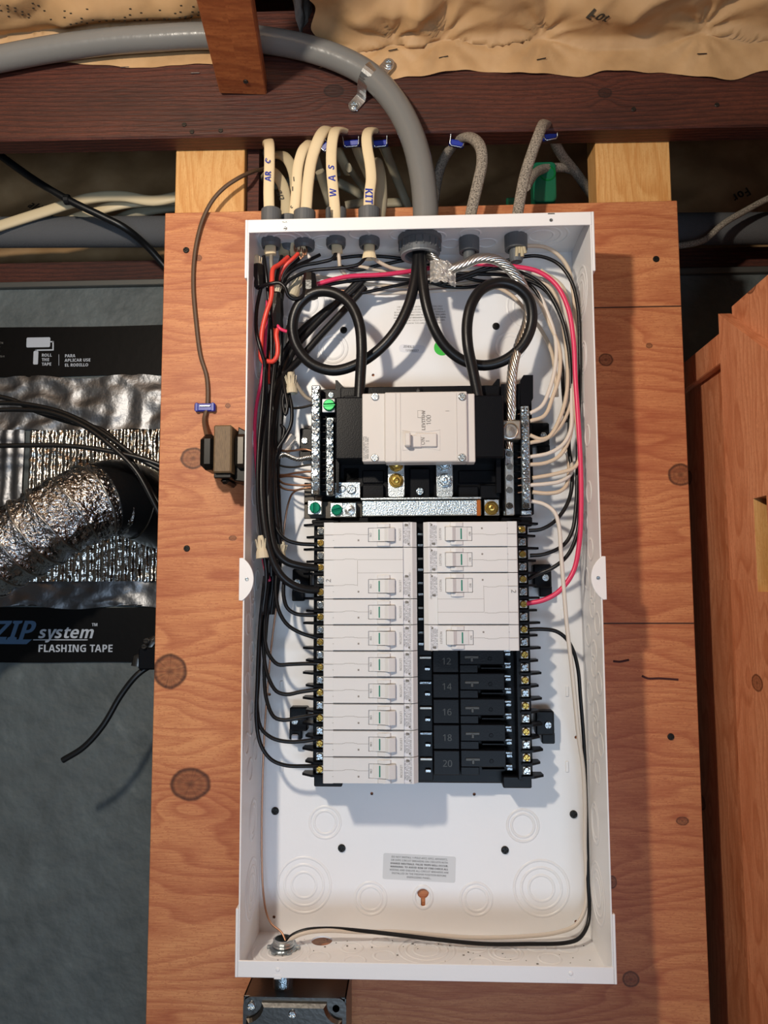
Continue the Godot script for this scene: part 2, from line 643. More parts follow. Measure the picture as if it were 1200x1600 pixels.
	M.foam = spotted("5a5b5e", 0.95, 0.0, grains, 14.0, 0.9)
	M.brown_wire = mat("5b4636", 0.5)
	M.sticker_green = mat("2fc23b", 0.5)
	M.paper = paper_mat()
	M.wool = spotted("9b938a", 0.95, 0.0, wrinkle, 20.0, 0.8)
	M.paper_ink = mat("3a3226", 0.8)
	M.concrete = concrete_mat()
	M.bakelite = mat("100e0c", 0.38, 0.0, {"metallic_specular": 0.35})
	M.laminate = laminate_mat()
	M.lamp_glow = mat("fff1dc", 0.4, 0.0, {"emission_enabled": true, "emission": Color("ffe6c4"), "emission_energy_multiplier": 3.0})
	M.fill_glow = mat("dfeaf5", 0.4, 0.0, {"emission_enabled": true, "emission": Color("cfe3ff"), "emission_energy_multiplier": 0.8})  # glow of the added fill window, out of view
	M.dull_metal = mat("6a6a66", 0.5, 0.6)
	M.floor = spotted("6c6a66", 0.8, 0.0, bumps, 3.0, 0.3)
	M.plain_wall = spotted("8b8984", 0.85, 0.0, bumps, 3.0, 0.2)
	# woods
	M.ply = wood_mat(wood(900, 1560, Vector2(0.61, 1.057), 31, ["d3915f", "a65b38", "46230f"], 0.019, 0.06,
		[[0.018, 0.546, 0.0190, 0.0190], [0.044, 0.671, 0.0226, 0.0175], [0.040, 0.300, 0.0146, 0.0124], [0.601, 0.325, 0.0139, 0.0124], [0.521, 0.190, 0.0080, 0.0073], [0.527, 0.871, 0.0088, 0.0080], [0.510, 0.771, 0.0051, 0.0066], [0.571, 0.174, 0.0036, 0.0029], [0.042, 0.057, 0.0036, 0.0036], [0.080, 0.238, 0.0029, 0.0029], [0.088, 0.394, 0.0044, 0.0029], [0.588, 0.706, 0.0066, 0.0044]],
		[[0.128, 0.42, 0.61], [0.492, 0.43, 0.61]]), 0.55, 0.03)
	M.beam_tex = wood(1024, 256, Vector2(1.3, 0.17), 52, ["5f3022", "2c130e", "170a07"], 0.0062, 0.007, [[0.55, 0.11, 0.012, 0.008], [0.87, 0.12, 0.008, 0.006]])
	M.beam = wood_mat(M.beam_tex, 0.55, 0.06)
	var pine := wood(512, 512, Vector2(0.3, 0.3), 63, ["e3b374", "c78a49", "7a4a26"], 0.02, 0.07, [[0.14, 0.1, 0.012, 0.009]], [], false)
	M.pine = wood_tri(upright(pine), 0.6, Vector2(0.3, 0.3))
	var amber := wood(512, 512, Vector2(0.4, 0.4), 74, ["dc9c76", "b06a46", "4a2412"], 0.014, 0.06, [[0.1, 0.1, 0.008, 0.012], [0.27, 0.29, 0.009, 0.013]])
	M.amber = wood_tri(amber, 0.42, Vector2(0.4, 0.4), 0.02)
	M.amber_up = wood_tri(upright(amber), 0.42, Vector2(0.4, 0.4), 0.02)
	M.strap_wood = wood_tri(wood(512, 256, Vector2(0.4, 0.12), 85, ["b06a3c", "7d3d1f", "30150b"], 0.009, 0.02, [[0.2, 0.06, 0.01, 0.008]]), 0.5, Vector2(0.4, 0.12))
	M.dark_wood = wood_tri(M.beam_tex, 0.7, Vector2(1.3, 0.17))

func paper_mat() -> StandardMaterial3D:
	var m := mat("ffffff", 0.62)
	m.albedo_texture = noise_tex(noise(41, 0.01, 4), 512, [[0.0, 0.5, 1.0], ["ad885e", "bf986b", "cca67a"]])
	m.normal_enabled = true
	m.normal_texture = noise_tex(noise(42, 0.015, 5), 512, [], true, 5.0)
	m.normal_scale = 0.25
	m.uv1_triplanar = true
	m.uv1_scale = Vector3.ONE * 3.0
	return m

func concrete_mat() -> StandardMaterial3D:
	var m := mat("ffffff", 0.62)
	m.albedo_texture = noise_tex(noise(44, 0.014, 6), 512, [[0.0, 0.45, 0.8, 1.0], ["4e5556", "596061", "5d6566", "6b7374"]])
	m.heightmap_enabled = true
	m.heightmap_texture = noise_tex(noise(45, 0.03, 5), 512)
	m.heightmap_scale = 0.22
	m.uv1_triplanar = true
	m.uv1_scale = Vector3.ONE * 2.0
	return m

# edges of thin stacked sheets
func laminate_mat() -> StandardMaterial3D:
	var im := Image.create(64, 8, false, Image.FORMAT_RGB8)
	var n := noise(77, 0.3, 2)
	for i in 64:
		for j in 8:
			var v := 0.5 + 0.5 * sin(i * TAU / 4.0) + n.get_noise_2d(i * 3.0, j) * 0.5
			im.set_pixel(i, j, Color("4b3a28").lerp(Color("8d7453"), clampf(v, 0.0, 1.0)))
	var m := mat("ffffff", 0.6)
	m.albedo_texture = ImageTexture.create_from_image(im)
	m.uv1_triplanar = true
	m.uv1_scale = Vector3(50, 50, 50)
	return m

# ------------------------------------------------------------------ the room
const FLOOR := -1.45
func room() -> void:
	struct("floor", box2(Vector3(-2.2, FLOOR - 0.1, -0.6), Vector3(2.2, FLOOR, 3.0)), M.floor)
	struct("wall_left", box2(Vector3(-2.3, FLOOR, -0.6), Vector3(-2.2, 0.95, 3.0)), M.plain_wall)
	struct("wall_right", box2(Vector3(2.2, FLOOR, -0.6), Vector3(2.3, 0.95, 3.0)), M.plain_wall)
	struct("ceiling", box2(Vector3(-2.2, 0.95, -0.6), Vector3(2.2, 1.05, 3.0)), M.dark_wood)
	# far wall, with an opening for the added fill window
	var st := st_new()
	cb(st, Vector3(1.85, -0.25, 2.95), Vector3(0.7, 2.4, 0.1))
	cb(st, Vector3(-1.35, -0.25, 2.95), Vector3(1.7, 2.4, 0.1))
	cb(st, Vector3(0.5, -1.4, 2.95), Vector3(2.0, 0.1, 0.1))
	cb(st, Vector3(0.5, 0.2, 2.95), Vector3(2.0, 1.5, 0.1))
	struct("wall_front", done(st), M.plain_wall)
	var w := Node3D.new()
	w.name = "added_window_1"  # unseen window made up to carry the fill light
	w.position = Vector3(0.5, -0.95, 2.93)
	w.set_meta("kind", "structure")
	add_child(w)
	put("fill_pane", box(Vector3(1.96, 0.76, 0.01)), M.fill_glow, w)
	st = st_new()
	for s in [-1.0, 1.0]:
		cb(st, Vector3(0, 0.38 * s, -0.01), Vector3(2.0, 0.04, 0.05), 0.003)
		cb(st, Vector3(0.98 * s, 0, -0.01), Vector3(0.04, 0.8, 0.05), 0.003)
	cb(st, Vector3(0, 0, -0.01), Vector3(0.04, 0.76, 0.05), 0.003)
	put("added_window_frame", done(st), M.steel_white, w)
	# foundation wall behind the board: painted block below, its ragged top edge at the sill
	struct("wall_back", box2(Vector3(-2.2, FLOOR, -0.36), Vector3(2.2, 0.462, -0.25)), M.concrete)
	var f := noise(91, 1.0, 4)
	struct("wall_back_rim", box2(Vector3(-2.2, 0.462, -0.6), Vector3(2.2, 0.95, -0.5)), M.dark_wood)

func lamp() -> void:
	var t := thing("work_lamp", "bare work bulb hanging on a cord above and left of the viewer", "lamp", LAMP_AT)
	put("bulb", turned([Vector2(0.0, -0.034), Vector2(0.014, -0.031), Vector2(0.026, -0.018), Vector2(0.03, 0.0), Vector2(0.026, 0.016), Vector2(0.016, 0.032), Vector2(0.013, 0.042), Vector2(0.0, 0.042)], 20, true), M.lamp_glow, t, T(Vector3.ZERO, Vector3(-PI / 2, 0, 0)))
	put("socket", turned([Vector2(0.0, 0.04), Vector2(0.016, 0.04), Vector2(0.02, 0.048), Vector2(0.02, 0.085), Vector2(0.008, 0.1), Vector2(0.0, 0.1)], 18), M.black_plastic, t, T(Vector3.ZERO, Vector3(-PI / 2, 0, 0)))
	put("cord", tube(spline([Vector3(0, 0.095, 0), Vector3(0.004, 0.2, 0.0), Vector3(0, 0.555, 0.01)], 0.03), 0.004), M.coax, t)
	var l := OmniLight3D.new()
	l.name = "bulb_light"
	l.light_color = Color(1.0, 0.95, 0.88)
	l.light_energy = 0.74
	l.light_size = 0.026
	l.omni_range = 8.0
	l.omni_attenuation = 2.0
	l.shadow_enabled = true
	t.add_child(l)

# ------------------------------------------------------------------ beam, insulation, strapping overhead
func uv_box(a: Vector3, c: Vector3, b: float, tex_size: Vector2, origin: Vector2) -> ArrayMesh:
	# a box whose wood picture is laid on in metres: u along x, v down y (and into z on the under and upper faces)
	var src := box2(a, c, b)
	var arr := src.surface_get_arrays(0)
	var v: PackedVector3Array = arr[Mesh.ARRAY_VERTEX]
	var n: PackedVector3Array = arr[Mesh.ARRAY_NORMAL]
	var uv := PackedVector2Array()
	for i in v.size():
		var yy := v[i].y if absf(n[i].y) < 0.8 else v[i].z + 0.6
		var xx := v[i].x if absf(n[i].x) < 0.8 else v[i].z
		uv.append(Vector2((xx - origin.x) / tex_size.x, (origin.y - yy) / tex_size.y))
	arr[Mesh.ARRAY_TEX_UV] = uv
	var m := ArrayMesh.new()
	m.add_surface_from_arrays(Mesh.PRIMITIVE_TRIANGLES, arr)
	return m

var crumple: FastNoiseLite
const folds := [[0.8, -0.6, 5.1, 0.1, 0.0, 0.4], [0.55, -0.83, 8.3, 0.4, 1.0, 0.3], [0.75, 0.66, 9.0, 0.7, 1.0, 0.18], [0.9, -0.43, 14.0, 0.2, 0.0, 0.12]]
var crumple2: FastNoiseLite
func creased(x: float, s: float) -> float:
	# sharp folds: bent zigzags across one another
	var w1 := crumple.get_noise_2d(x * 3.0, s * 4.0)
	var w2 := crumple.get_noise_2d(x * 3.0 + 40.0, s * 4.0)
	var h := 0.0
	for k in folds:
		var p: float = (x * k[0] + s * k[1]) * k[2] + k[3] + (w1 if k[4] > 0.5 else w2) * 0.9
		h += absf(p - floorf(p) - 0.5) * 2.0 * k[5]
	return h

# paper facing: a flange stapled flat on the beam, folding out into the ceiling. s runs up the flange and then towards the viewer
const staple_x := [-0.028, 0.033, 0.148, 0.335, 0.46, 0.58, 0.7]
func paper_right(x: float, s: float) -> Vector3:
	var yb := 0.5925 + 0.006 * sin(x * 13.0 + 0.3) + 0.004 * sin(x * 31.0) + crumple.get_noise_2d(x * 12.0, 3.0) * 0.006
	yb += 0.026 * smoothstep(0.02, -0.13, x)
	# the fold dips between the staples
	var lift := 0.0
	for k in staple_x: lift = maxf(lift, 1.0 - absf(x - k) / 0.055)
	var yf := 0.629 - 0.012 * (x - 0.05) + 0.013 * lift + 0.004 * sin(x * 21.0)
	var fl := yf - yb
	# creases that run out from each staple
	var rays := 0.0
	for k in staple_x:
		var d := Vector2(x - k, s - fl)
		var a: float = d.angle() * 1.45 + k * 9.0
		rays += absf(a - floorf(a) - 0.5) * 2.0 * exp(-d.length() / 0.045) * smoothstep(0.0, 0.02, d.length())
	if s < fl:
		return Vector3(x, yb + s, 0.0142 + 0.0045 * rays + 0.002 * sin(x * 60.0) * (1.0 - s / fl))
	var t := s - fl
	var rise := 0.036 * sin(minf(t, 0.1) / 0.1 * PI * 0.5) + 0.05 * smoothstep(0.1, 0.5, t)
	var c := creased(x, s) * 0.034 * smoothstep(0.0, 0.05, t) + rays * 0.012
	return Vector3(x, yf + rise - c + 0.006 * smoothstep(0.0, 0.01, t), 0.0142 + 0.0045 * rays + t * 0.97)

func paper_left(x: float, s: float) -> Vector3:
	var yb := 0.6335 - 0.013 * smoothstep(-0.5, -0.33, x) + crumple.get_noise_2d(x * 12.0, 9.0) * 0.005
	var yf := 0.668 - 0.02 * smoothstep(-0.3, -0.65, x)
	var fl := yf - yb
	if s < fl:
		return Vector3(x, yb + s, 0.0135 + 0.003 * maxf(0.0, creased(x + 3.0, s) - 0.3))
	var t := s - fl
	var c := creased(x + 3.0, s) * 0.024 * smoothstep(0.0, 0.03, t)
	return Vector3(x, yf + 0.012 + 0.06 * smoothstep(0.0, 0.3, t) - c, 0.0135 + t * 0.95)

func paper_behind(x: float, y: float) -> Vector3:
	return Vector3(x, y, -0.385 + creased(x * 0.6 + 9.0, y * 0.6) * 0.05 - (y - 0.55) * 0.3)

func overhead() -> void:
	crumple = noise(101, 1.0, 2)
	crumple2 = noise(102, 1.0, 2)
	# beam: dark stained, a little out of level
	var b := struct("beam", uv_box(Vector3(-2.1, 0.0, -0.018), Vector3(2.1, 0.16, 0.012), 0.002, Vector2(1.3, 0.17), Vector2(-0.65, 0.165)), M.beam, T(Vector3(0, 0.5283, 0), Vector3(0, 0, -0.010)))
	b.set_meta("label", "dark red-brown stained beam spanning above the panel")
	for p in [[288, 195], [345, 204], [990, 171], [1120, 164], [300, 246 - 40]]:
		put("nail_head", screw(0.0028, 0.0012, "slot"), M.steel_dark, b, b.transform.affine_inverse() * move(U(p[0], p[1], 0.0121)))
	# strapping board that comes forward from the beam
	var a := Vector3(-0.208, 0.592, 0.0125)
	put("strapping_board", box(Vector3(0.056, 0.02, 1.6), 0.0015), M.strap_wood, self, T(a + Vector3(0.0775, 0, 0.797), Vector3(0, 0.0967, 0)))
	tag(get_node("strapping_board"), "red-brown strapping board coming forward from the beam, left of the clamp", "board")
	put("nail_head", screw(0.003, 0.0015, "slot"), M.steel_dark, get_node("strapping_board"), T(Vector3(0.006, -0.0102, -0.775), Vector3(PI / 2, 0, 0)))
	# insulation batts
	var t := thing("insulation_batt", "crumpled brown paper-faced insulation stapled above the beam, right of the clamp", "insulation", Vector3(0.3, 0.64, 0.1), "paper-faced insulation batts")
	var off := move(-t.position)
	put("paper_facing", sheet(220, 150, func(u: float, v: float): return paper_right(-0.118 + 0.95 * u + 0.004 * sin(v * 70.0) * (1.0 - u), pow(v, 1.6) * 0.9)), M.paper, t, off)
	put("mineral_wool", sheet(40, 14, func(u: float, v: float):
		var n := crumple2.get_noise_2d(u * 30.0, v * 22.0)
		return Vector3(-0.138 + 0.024 * v + n * 0.01, 0.650 + 0.008 * sin(u * 9.0) + v * 0.08 + n * 0.01, 0.016 + u * 0.6)), M.wool, t, off)
	put("lettering", words("For", 0.0125, "Droid Sans", true, 0.0, 0.0001, func(p: Vector3):
		var q := Vector2(p.x, p.y).rotated(0.62)
		var w := paper_right(0.205 + q.x, 0.073 - q.y)
		return Vector3(w.x, w.y - 0.0016 - p.z, w.z + 0.0012)), M.paper_ink, t, off)
	for p in [[693, 89], [846, 92], [1097, 84], [614, 78]]:
		var w := U(p[0], p[1], 0.0185)
		put("staple", box(Vector3(0.011, 0.0011, 0.0012), 0.0003), M.steel_dark, t, off * T(w, Vector3(0, 0, 0.18 if p[0] < 1000 else 0.0)))
	t = thing("insulation_batt", "brown paper-faced insulation with dotted print, left of the strapping board", "insulation", Vector3(-0.5, 0.66, 0.1), "paper-faced insulation batts")
	off = move(-t.position)
	put("paper_facing", sheet(150, 110, func(u: float, v: float): return paper_left(-1.0 + 0.785 * u, pow(v, 1.5) * 0.9)), M.paper, t, off)
	var dots := st_new()
	var word := noise(55, 1.0, 1)
	for row in 4:
		for k in 46:
			if word.get_noise_2d(k * 0.9, row * 7.0) < 0.12: continue
			var w := paper_left(-0.56 + k * 0.0068 + row * 0.003, 0.063 + row * 0.0075 + 0.003 * sin(k * 0.8))
			cb(dots, w + Vector3(0, -0.0004, 0), Vector3(0.0026, 0.0003, 0.0018), 0.0, Transform3D.IDENTITY)
	put("dotted_print", done(dots), M.paper_ink, t, off)
	for p in [[195, 105], [305, 114]]:
		put("staple", box(Vector3(0.011, 0.0011, 0.0012), 0.0003), M.staple, t, off * move(U(p[0], p[1], 0.0135)))
	# joists above, dark between the batts
	struct("trim_1", box2(Vector3(-0.205, 0.70, 0.02), Vector3(-0.165, 0.95, 2.9)), M.dark_wood)
	# the batt behind the beam, in the rim space
	t = thing("insulation_batt", "dim brown paper-faced insulation behind the beam, over the foam-covered pipe", "insulation", Vector3(0, 0.6, -0.4), "paper-faced insulation batts")
	off = move(-t.position)
	put("paper_facing", sheet(110, 26, func(u: float, v: float): return paper_behind(-1.1 + 2.2 * u, 0.505 + 0.30 * v)), M.paper, t, off)
	put("lettering", words("aldehyde", 0.016, "Droid Sans", true, 0.0, 0.0001, func(p: Vector3):
		var q := Vector2(p.x, p.y).rotated(-0.62)
		var w := paper_behind(-0.635 + q.x, 0.632 + q.y)
		return Vector3(w.x, w.y, w.z + 0.004 + p.z)), M.paper_ink, t, off)
	put("lettering", words("For", 0.015, "Droid Sans", true, 0.0, 0.0001, func(p: Vector3):
		var q := Vector2(p.x, p.y).rotated(PI + 0.5)
		var w := paper_behind(0.545 + q.x, 0.645 + q.y)
		return Vector3(w.x, w.y, w.z + 0.004 + p.z)), M.paper_ink, t, off)
	# sill plate on the wall, thin grey strip below it
	struct("trim_2", box2(Vector3(-2.1, 0.4635, -0.345), Vector3(2.1, 0.5, -0.262)), M.dark_wood)
	struct("trim_3", box2(Vector3(-2.1, 0.452, -0.2495), Vector3(2.1, 0.461, -0.24), 0.001), M.dull_metal)
	# studs
	for e in [[-0.2985, -0.2125, "pine stud behind the board's upper edge, beside the brown thermostat wire"], [0.2155, 0.304, "pine stud behind the board's upper edge, beside the green plastic box"]]:
		var s := box2(Vector3(e[0], FLOOR, -0.062), Vector3(e[1], 0.60, -0.0185), 0.001)
		var o := put("stud", s, M.pine)
		tag(o, e[2], "stud", "studs behind the board")
	struct("trim_4", box2(Vector3(-0.2115, FLOOR, -0.1), Vector3(-0.197, 0.60, -0.03)), M.dark_wood)

# ------------------------------------------------------------------ left of the board: duct, tape, pipe, cables
func left_side() -> void:
	# foam-covered pipe, seen on both sides of the board
	var c := PackedVector3Array()
	for i in 90: c.append(Vector3(-1.6 + i * 0.036, 0.509 - (i * 0.036 - 1.6) * 0.019, -0.2))
	tag(put("insulated_pipe", tube(c, 0.0222, -1.0, 20), M.foam), "pipe in dark grey foam sleeve running behind the board", "pipe")
	var cable := func(called, pts, r, rt, m, label, cat, group := "", face := Vector3.BACK):
		return tag(put(called, tube(spline(path(pts), 0.008), r, rt, 10, face), m), label, cat, group)
	cable.call("white_cable", [-420, 400, -0.17, -200, 395, -0.17, -60, 372, -0.17, 10, 350, -0.17, 70, 331, -0.17, 140, 310, -0.165, 190, 307, -0.165, 240, 314, -0.165, 300, 303, -0.165, 360, 300, -0.165], 0.0075, 0.0045, M.nm, "cream cable arching over the foam-covered pipe, topmost of two", "cable", "cream cables behind the beam")
	cable.call("white_cable", [60, 372, -0.235, 95, 350, -0.2, 150, 330, -0.185, 200, 318, -0.185, 260, 314, -0.19, 340, 310, -0.19], 0.007, 0.004, M.nm, "cream cable lying just behind the topmost one over the pipe", "cable", "cream cables behind the beam")
	cable.call("grey_cable", [130, 376, -0.24, 180, 346, -0.22, 225, 330, -0.21, 280, 322, -0.21, 350, 318, -0.21], 0.008, 0.005, M.nm_grey_and_shaded, "dull grey-brown cable low over the foam-covered pipe", "cable")
	cable.call("coaxial_cable", [-300, 40, -0.12, -150, 140, -0.12, -40, 212, -0.12, 10, 250, -0.12, 60, 285, -0.125, 110, 314, -0.13, 160, 338, -0.14, 195, 356, -0.15, 230, 385, -0.18, 262, 422, -0.2, 290, 460, -0.2], 0.0052, -1.0, M.coax, "black cable crossing the cream cables and dropping behind the pipe", "cable")
	put("cable_tie", turned([Vector2(0.0062, -0.004), Vector2(0.0072, -0.003), Vector2(0.0072, 0.003), Vector2(0.0062, 0.004)], 12), M.black_deep, get_node("coaxial_cable"), T(U(105, 312, -0.13), Vector3(0, PI / 2, -0.5)))
	# band of black flashing tape with roller print
	var za := -0.2485
	var t := thing("flashing_tape", "upper black flashing tape strip with a white roller symbol and print", "tape", U(120, 548, za))
	var strip := func(y0: float, y1: float, amp: float, thick: float, par: Node3D):
		var q := PackedVector2Array()
		for i in 20: q.append(Vector2(-1.1 + i * 0.05, y1 + amp * sin(i * 0.9)))
		for i in 20: q.append(Vector2(-0.15 - i * 0.05, y0 + amp * sin(i * 1.3)))
		return put("tape_strip", plate(q, za, za + thick), M.flash_tape, par, move(-par.position))
	strip.call(0.3135, 0.391, 0.0008, 0.0014, t)
	var off := move(-t.position)
	var zp := za + 0.0015
	# roller symbol
	var st := st_new()
	var ro := func(a: Array, w: float):
		for i in a.size() - 1:
			var p := U(a[i][0], a[i][1], zp)
			var q := U(a[i + 1][0], a[i + 1][1], zp)
			cb(st, (p + q) * 0.5, Vector3(p.distance_to(q) + w * 0.6, w, 0.0004), 0.0, Transform3D.IDENTITY if absf(p.y - q.y) < 0.001 else T((p + q) * 0.5, Vector3(0, 0, (q - p).signed_angle_to(Vector3.RIGHT, Vector3.FORWARD))) * move(-(p + q) * 0.5))
	var rc := U(60, 535, zp)
	prism(st, rounded(0.037, 0.0155, 0.002), zp - 0.0002, zp + 0.0003, move(Vector3(rc.x, rc.y, 0)))
	rc = U(56, 559, zp)
	prism(st, rounded(0.0075, 0.021, 0.0015), zp - 0.0002, zp + 0.0003, move(Vector3(rc.x, rc.y, 0)))
	ro.call([[79, 534], [83, 534], [83, 547], [56, 547], [56, 551]], 0.002)
	ro.call([[92, 554], [92, 571]], 0.0006)
	put("roller_symbol", done(st), M.tape_print, t, off)
	for e in [["ROLL", 65, 555], ["THE", 65, 562], ["TAPE", 65, 569], ["PARA", 101, 556], ["APLICAR USE", 101, 563], ["EL RODILLO", 101, 570.5]]:
		put("lettering", words(e[0], 0.0047, "Droid Sans", true, 0.0, 0.0002, null, 0), M.tape_print, t, off * move(U(e[1], e[2], zp + 0.0001)))
	for e in [["XX74", -4, 536], ["XX", -4, 543], ["XT", -4, 550], ["X78-H", -4, 557]]:
		put("lettering", words(e[0].replace("X", "T"), 0.003, "Droid Sans", false, 0.0, 0.0002, null, 0), M.ink_soft, t, off * move(U(e[1], e[2], zp + 0.0001)))
	# lower band
	t = thing("flashing_tape", "lower black flashing tape strip with a large printed logo", "tape", U(120, 992, za))
	strip.call(-0.1165, -0.0365, 0.0006, 0.0014, t)
	off = move(-t.position)
	put("lettering", words("ZIP", 0.0285, "Droid Sans", true, 0.3, 0.0003), M.tape_print_blue, t, off * T(U(24, 985, zp), Vector3.ZERO, Vector3(1.05, 1, 1)))
	put("lettering", words("system", 0.0175, "Droid Sans", true, 0.25, 0.0003, null, 0), M.tape_print, t, off * move(U(61, 988, zp)))
	put("lettering", words("TM", 0.0045, "Droid Sans", true), M.tape_print, t, off * move(U(148, 976, zp)))
	put("lettering", words("FLASHING TAPE", 0.0108, "Droid Sans", true), M.tape_print, t, off * move(U(118, 1013, zp)))
	st = st_new()
	var q0 := U(-20, 1004, zp)
	var q1 := U(50, 999, zp)
	prism(st, PackedVector2Array([Vector2(q0.x, q0.y - 0.002), Vector2(q1.x - 0.008, q1.y - 0.007), Vector2(q1.x, q1.y), Vector2(q0.x, q0.y + 0.004)]), zp - 0.0003, zp + 0.0002)
	put("logo_swoosh", done(st), M.tape_print_blue, t, off)
	st = st_new()
	q0 = U(52, 999.5, zp)
	q1 = U(137, 1000, zp)
	cb(st, (q0 + q1) * 0.5, Vector3(q1.x - q0.x, 0.0013, 0.0004))
	put("logo_rule", done(st), M.tape_print, t, off)
	# foil tape above and below, crinkled
	var crink := func(x: float, y: float, k: float) -> float:
		return (1.0 - absf(crumple.get_noise_2d(x * 11.0 + k, y * 14.0)) * 2.0) * 0.0045 + (1.0 - absf(crumple2.get_noise_2d(x * 26.0 + k, y * 8.0)) * 2.0) * 0.0012
	var foil := func(y0: float, y1: float, k: float, label: String):
		var o := put("foil_tape", sheet(120, 22, func(u: float, v: float):
			var x := -1.08 + 0.86 * u
			var y := lerpf(y0, y1, v) + 0.003 * sin(x * 40.0) * (1.0 if v in [0.0, 1.0] else 0.0)
			return Vector3(x, y, -0.2485 + maxf(0.0, crink.call(x, y, k)))), M.foil_flat)
		tag(o, label, "tape", "foil tapes around the vent opening")
	foil.call(0.228, 0.312, 0.0, "wide crinkled silver foil tape under the upper black tape strip")
	foil.call(-0.036, 0.012, 5.0, "crinkled silver foil tape over the lower black tape strip")
	# reflective bubble insulation, ribbed upright
	t = thing("reflective_insulation", "shiny ribbed foil insulation panel on the wall behind the flexible duct", "insulation", Vector3(-0.45, 0.12, -0.247))
	off = move(-t.position)
	put("foil_sheet", sheet(220, 46, func(u: float, v: float):
		var x := -0.586 + 0.36 * u
		var y := 0.002 + 0.227 * v
		var bub := absf(sin((x + 0.0012 * crumple2.get_noise_2d(x * 20.0, y * 90.0)) * PI / 0.0105))
		return Vector3(x, y, -0.2445 + bub * 0.0035 + crumple2.get_noise_2d(x * 60.0, y * 160.0) * 0.0022)), M.foil_bubble, t, off)
	var o2 := put("foil_insulation_flap", sheet(30, 30, func(u: float, v: float):
		var x := -0.72 + 0.125 * u
		var y := 0.06 + 0.17 * v
		return Vector3(x, y, -0.2435 + 0.003 * absf(sin(x * 190.0)) + 0.004 * crumple.get_noise_2d(x * 20.0, y * 9.0))), M.foil_flat)
	tag(o2, "dull grey foil sheet beside the ribbed foil panel, under the cables", "foil")
	# flexible duct
	t = thing("flexible_duct", "silver flexible foil duct rising to the wall beside the board", "duct", U(60, 880, -0.12))
	off = move(-t.position)
	var dp := spline(path([-420, 1130, -0.08, -300, 1055, -0.08, -190, 985, -0.08, -100, 925, -0.08, -20, 874, -0.085, 50, 836, -0.09, 100, 806, -0.095, 140, 787, -0.11, 178, 780, -0.135]), 0.0035)
	var fr := frames(dp, Vector3.BACK)
	put("foil_skin", sheet(dp.size() - 1, 64, func(u: float, v: float):
		var i := int(round(u * (dp.size() - 1)))
		var a: float = TAU * v
		var ph := i * 0.0035 / 0.029 + v
		var rib := 1.0 - absf(ph - roundf(ph)) * 2.0
		var r := 0.049 + 0.0028 * pow(rib, 3.0) + 0.0075 * (absf(crumple2.get_noise_3d(cos(a) * 6.0, sin(a) * 6.0, i * 0.3)) - 0.3) * (1.0 - pow(rib, 4.0))
		return dp[i] + fr[i][1] * cos(a) * r + fr[i][2] * sin(a) * r), M.foil, t, off)
	var helix := []
	var turns := int(dp.size() * 0.0035 / 0.029)
	for k in turns * 28:
		var i := int(k / 28.0 * 0.029 / 0.0035)
		if i >= dp.size(): break
		var a := -TAU * k / 28.0
		var r := 0.0521
		var f := k / 28.0 * 0.029 / 0.0035 - i
		var at := dp[i].lerp(dp[mini(i + 1, dp.size() - 1)], f)
		helix.append(at + fr[i][1] * cos(a) * r + fr[i][2] * sin(a) * r)
	put("spiral_wire", tube(PackedVector3Array(helix), 0.0013, -1.0, 5), M.duct_wire, t, off)
	# elbow wrapped in black tape
	var ep := spline(path([158, 782, -0.12, 180, 776, -0.135, 208, 782, -0.16, 235, 796, -0.2, 258, 806, -0.235]), 0.004)
	put("taped_elbow", tube(ep, 0.0505, -1.0, 30), M.tape, t, off)
	put("elbow_seam", tube(PackedVector3Array(ring(U(214, 785, -0.165), Vector3(0.66, -0.1, -0.72), 0.0508, 40)), 0.0012, -1.0, 5), M.steel_dark, t, off)
	# black coaxial cables in front of the duct
	var coax := [
		[[-420, 690, -0.07, -200, 655, -0.06, -40, 643, -0.06, 30, 640, -0.06, 80, 645, -0.055, 130, 665, -0.05, 175, 698, -0.045, 212, 735, -0.045, 240, 785, -0.05, 262, 830, -0.06], "uppermost black coaxial cable sweeping over the duct to the board"],
		[[-420, 670, -0.08, -200, 640, -0.07, -40, 632, -0.07, 25, 630, -0.07, 90, 642, -0.066, 140, 664, -0.06, 180, 690, -0.055, 220, 718, -0.055, 275, 745, -0.06], "black coaxial cable just behind the uppermost one over the duct"],
		[[-420, 730, -0.06, -200, 705, -0.05, -40, 698, -0.05, 40, 696, -0.05, 110, 697, -0.05, 170, 705, -0.05, 220, 716, -0.052, 280, 737, -0.06], "black coaxial cable lying nearly level across the duct"],
		[[-420, 640, -0.09, -200, 615, -0.08, -50, 614, -0.08, 20, 625, -0.08, 50, 640, -0.08, 110, 660, -0.075, 160, 672, -0.07, 190, 700, -0.066, 225, 750, -0.065, 265, 812, -0.07], "black coaxial cable lowest in the loose bundle over the duct"],
	]
	for e in coax:
		tag(put("coaxial_cable", tube(spline(path(e[0]), 0.006), 0.0031, -1.0, 10), M.coax), e[1], "cable", "black coaxial cables over the duct")
	# short black cable end and its ground block at the board's edge
	tag(put("cable_stub", tube(spline(path([98, 1188, -0.10, 130, 1168, -0.10, 160, 1135, -0.1, 190, 1085, -0.1, 215, 1054, -0.1, 236, 1040, -0.105, 270, 1028, -0.12]), 0.006), 0.0039, -1.0, 12), M.coax), "short black cable end hanging below the grounding bracket", "cable")
	t = thing("grounding_bracket", "small metal bracket with screws at the edge of the board, above the cable stub", "bracket", U(232, 1015, -0.1))
	off = move(-t.position)
	st = st_new()
	var pts := [[212, 1041], [214, 1028], [225, 1026], [232, 1010], [238, 1002], [252, 996], [262, 996]]
	var bar := []
	for p in pts: bar.append(U(p[0], p[1], -0.095))
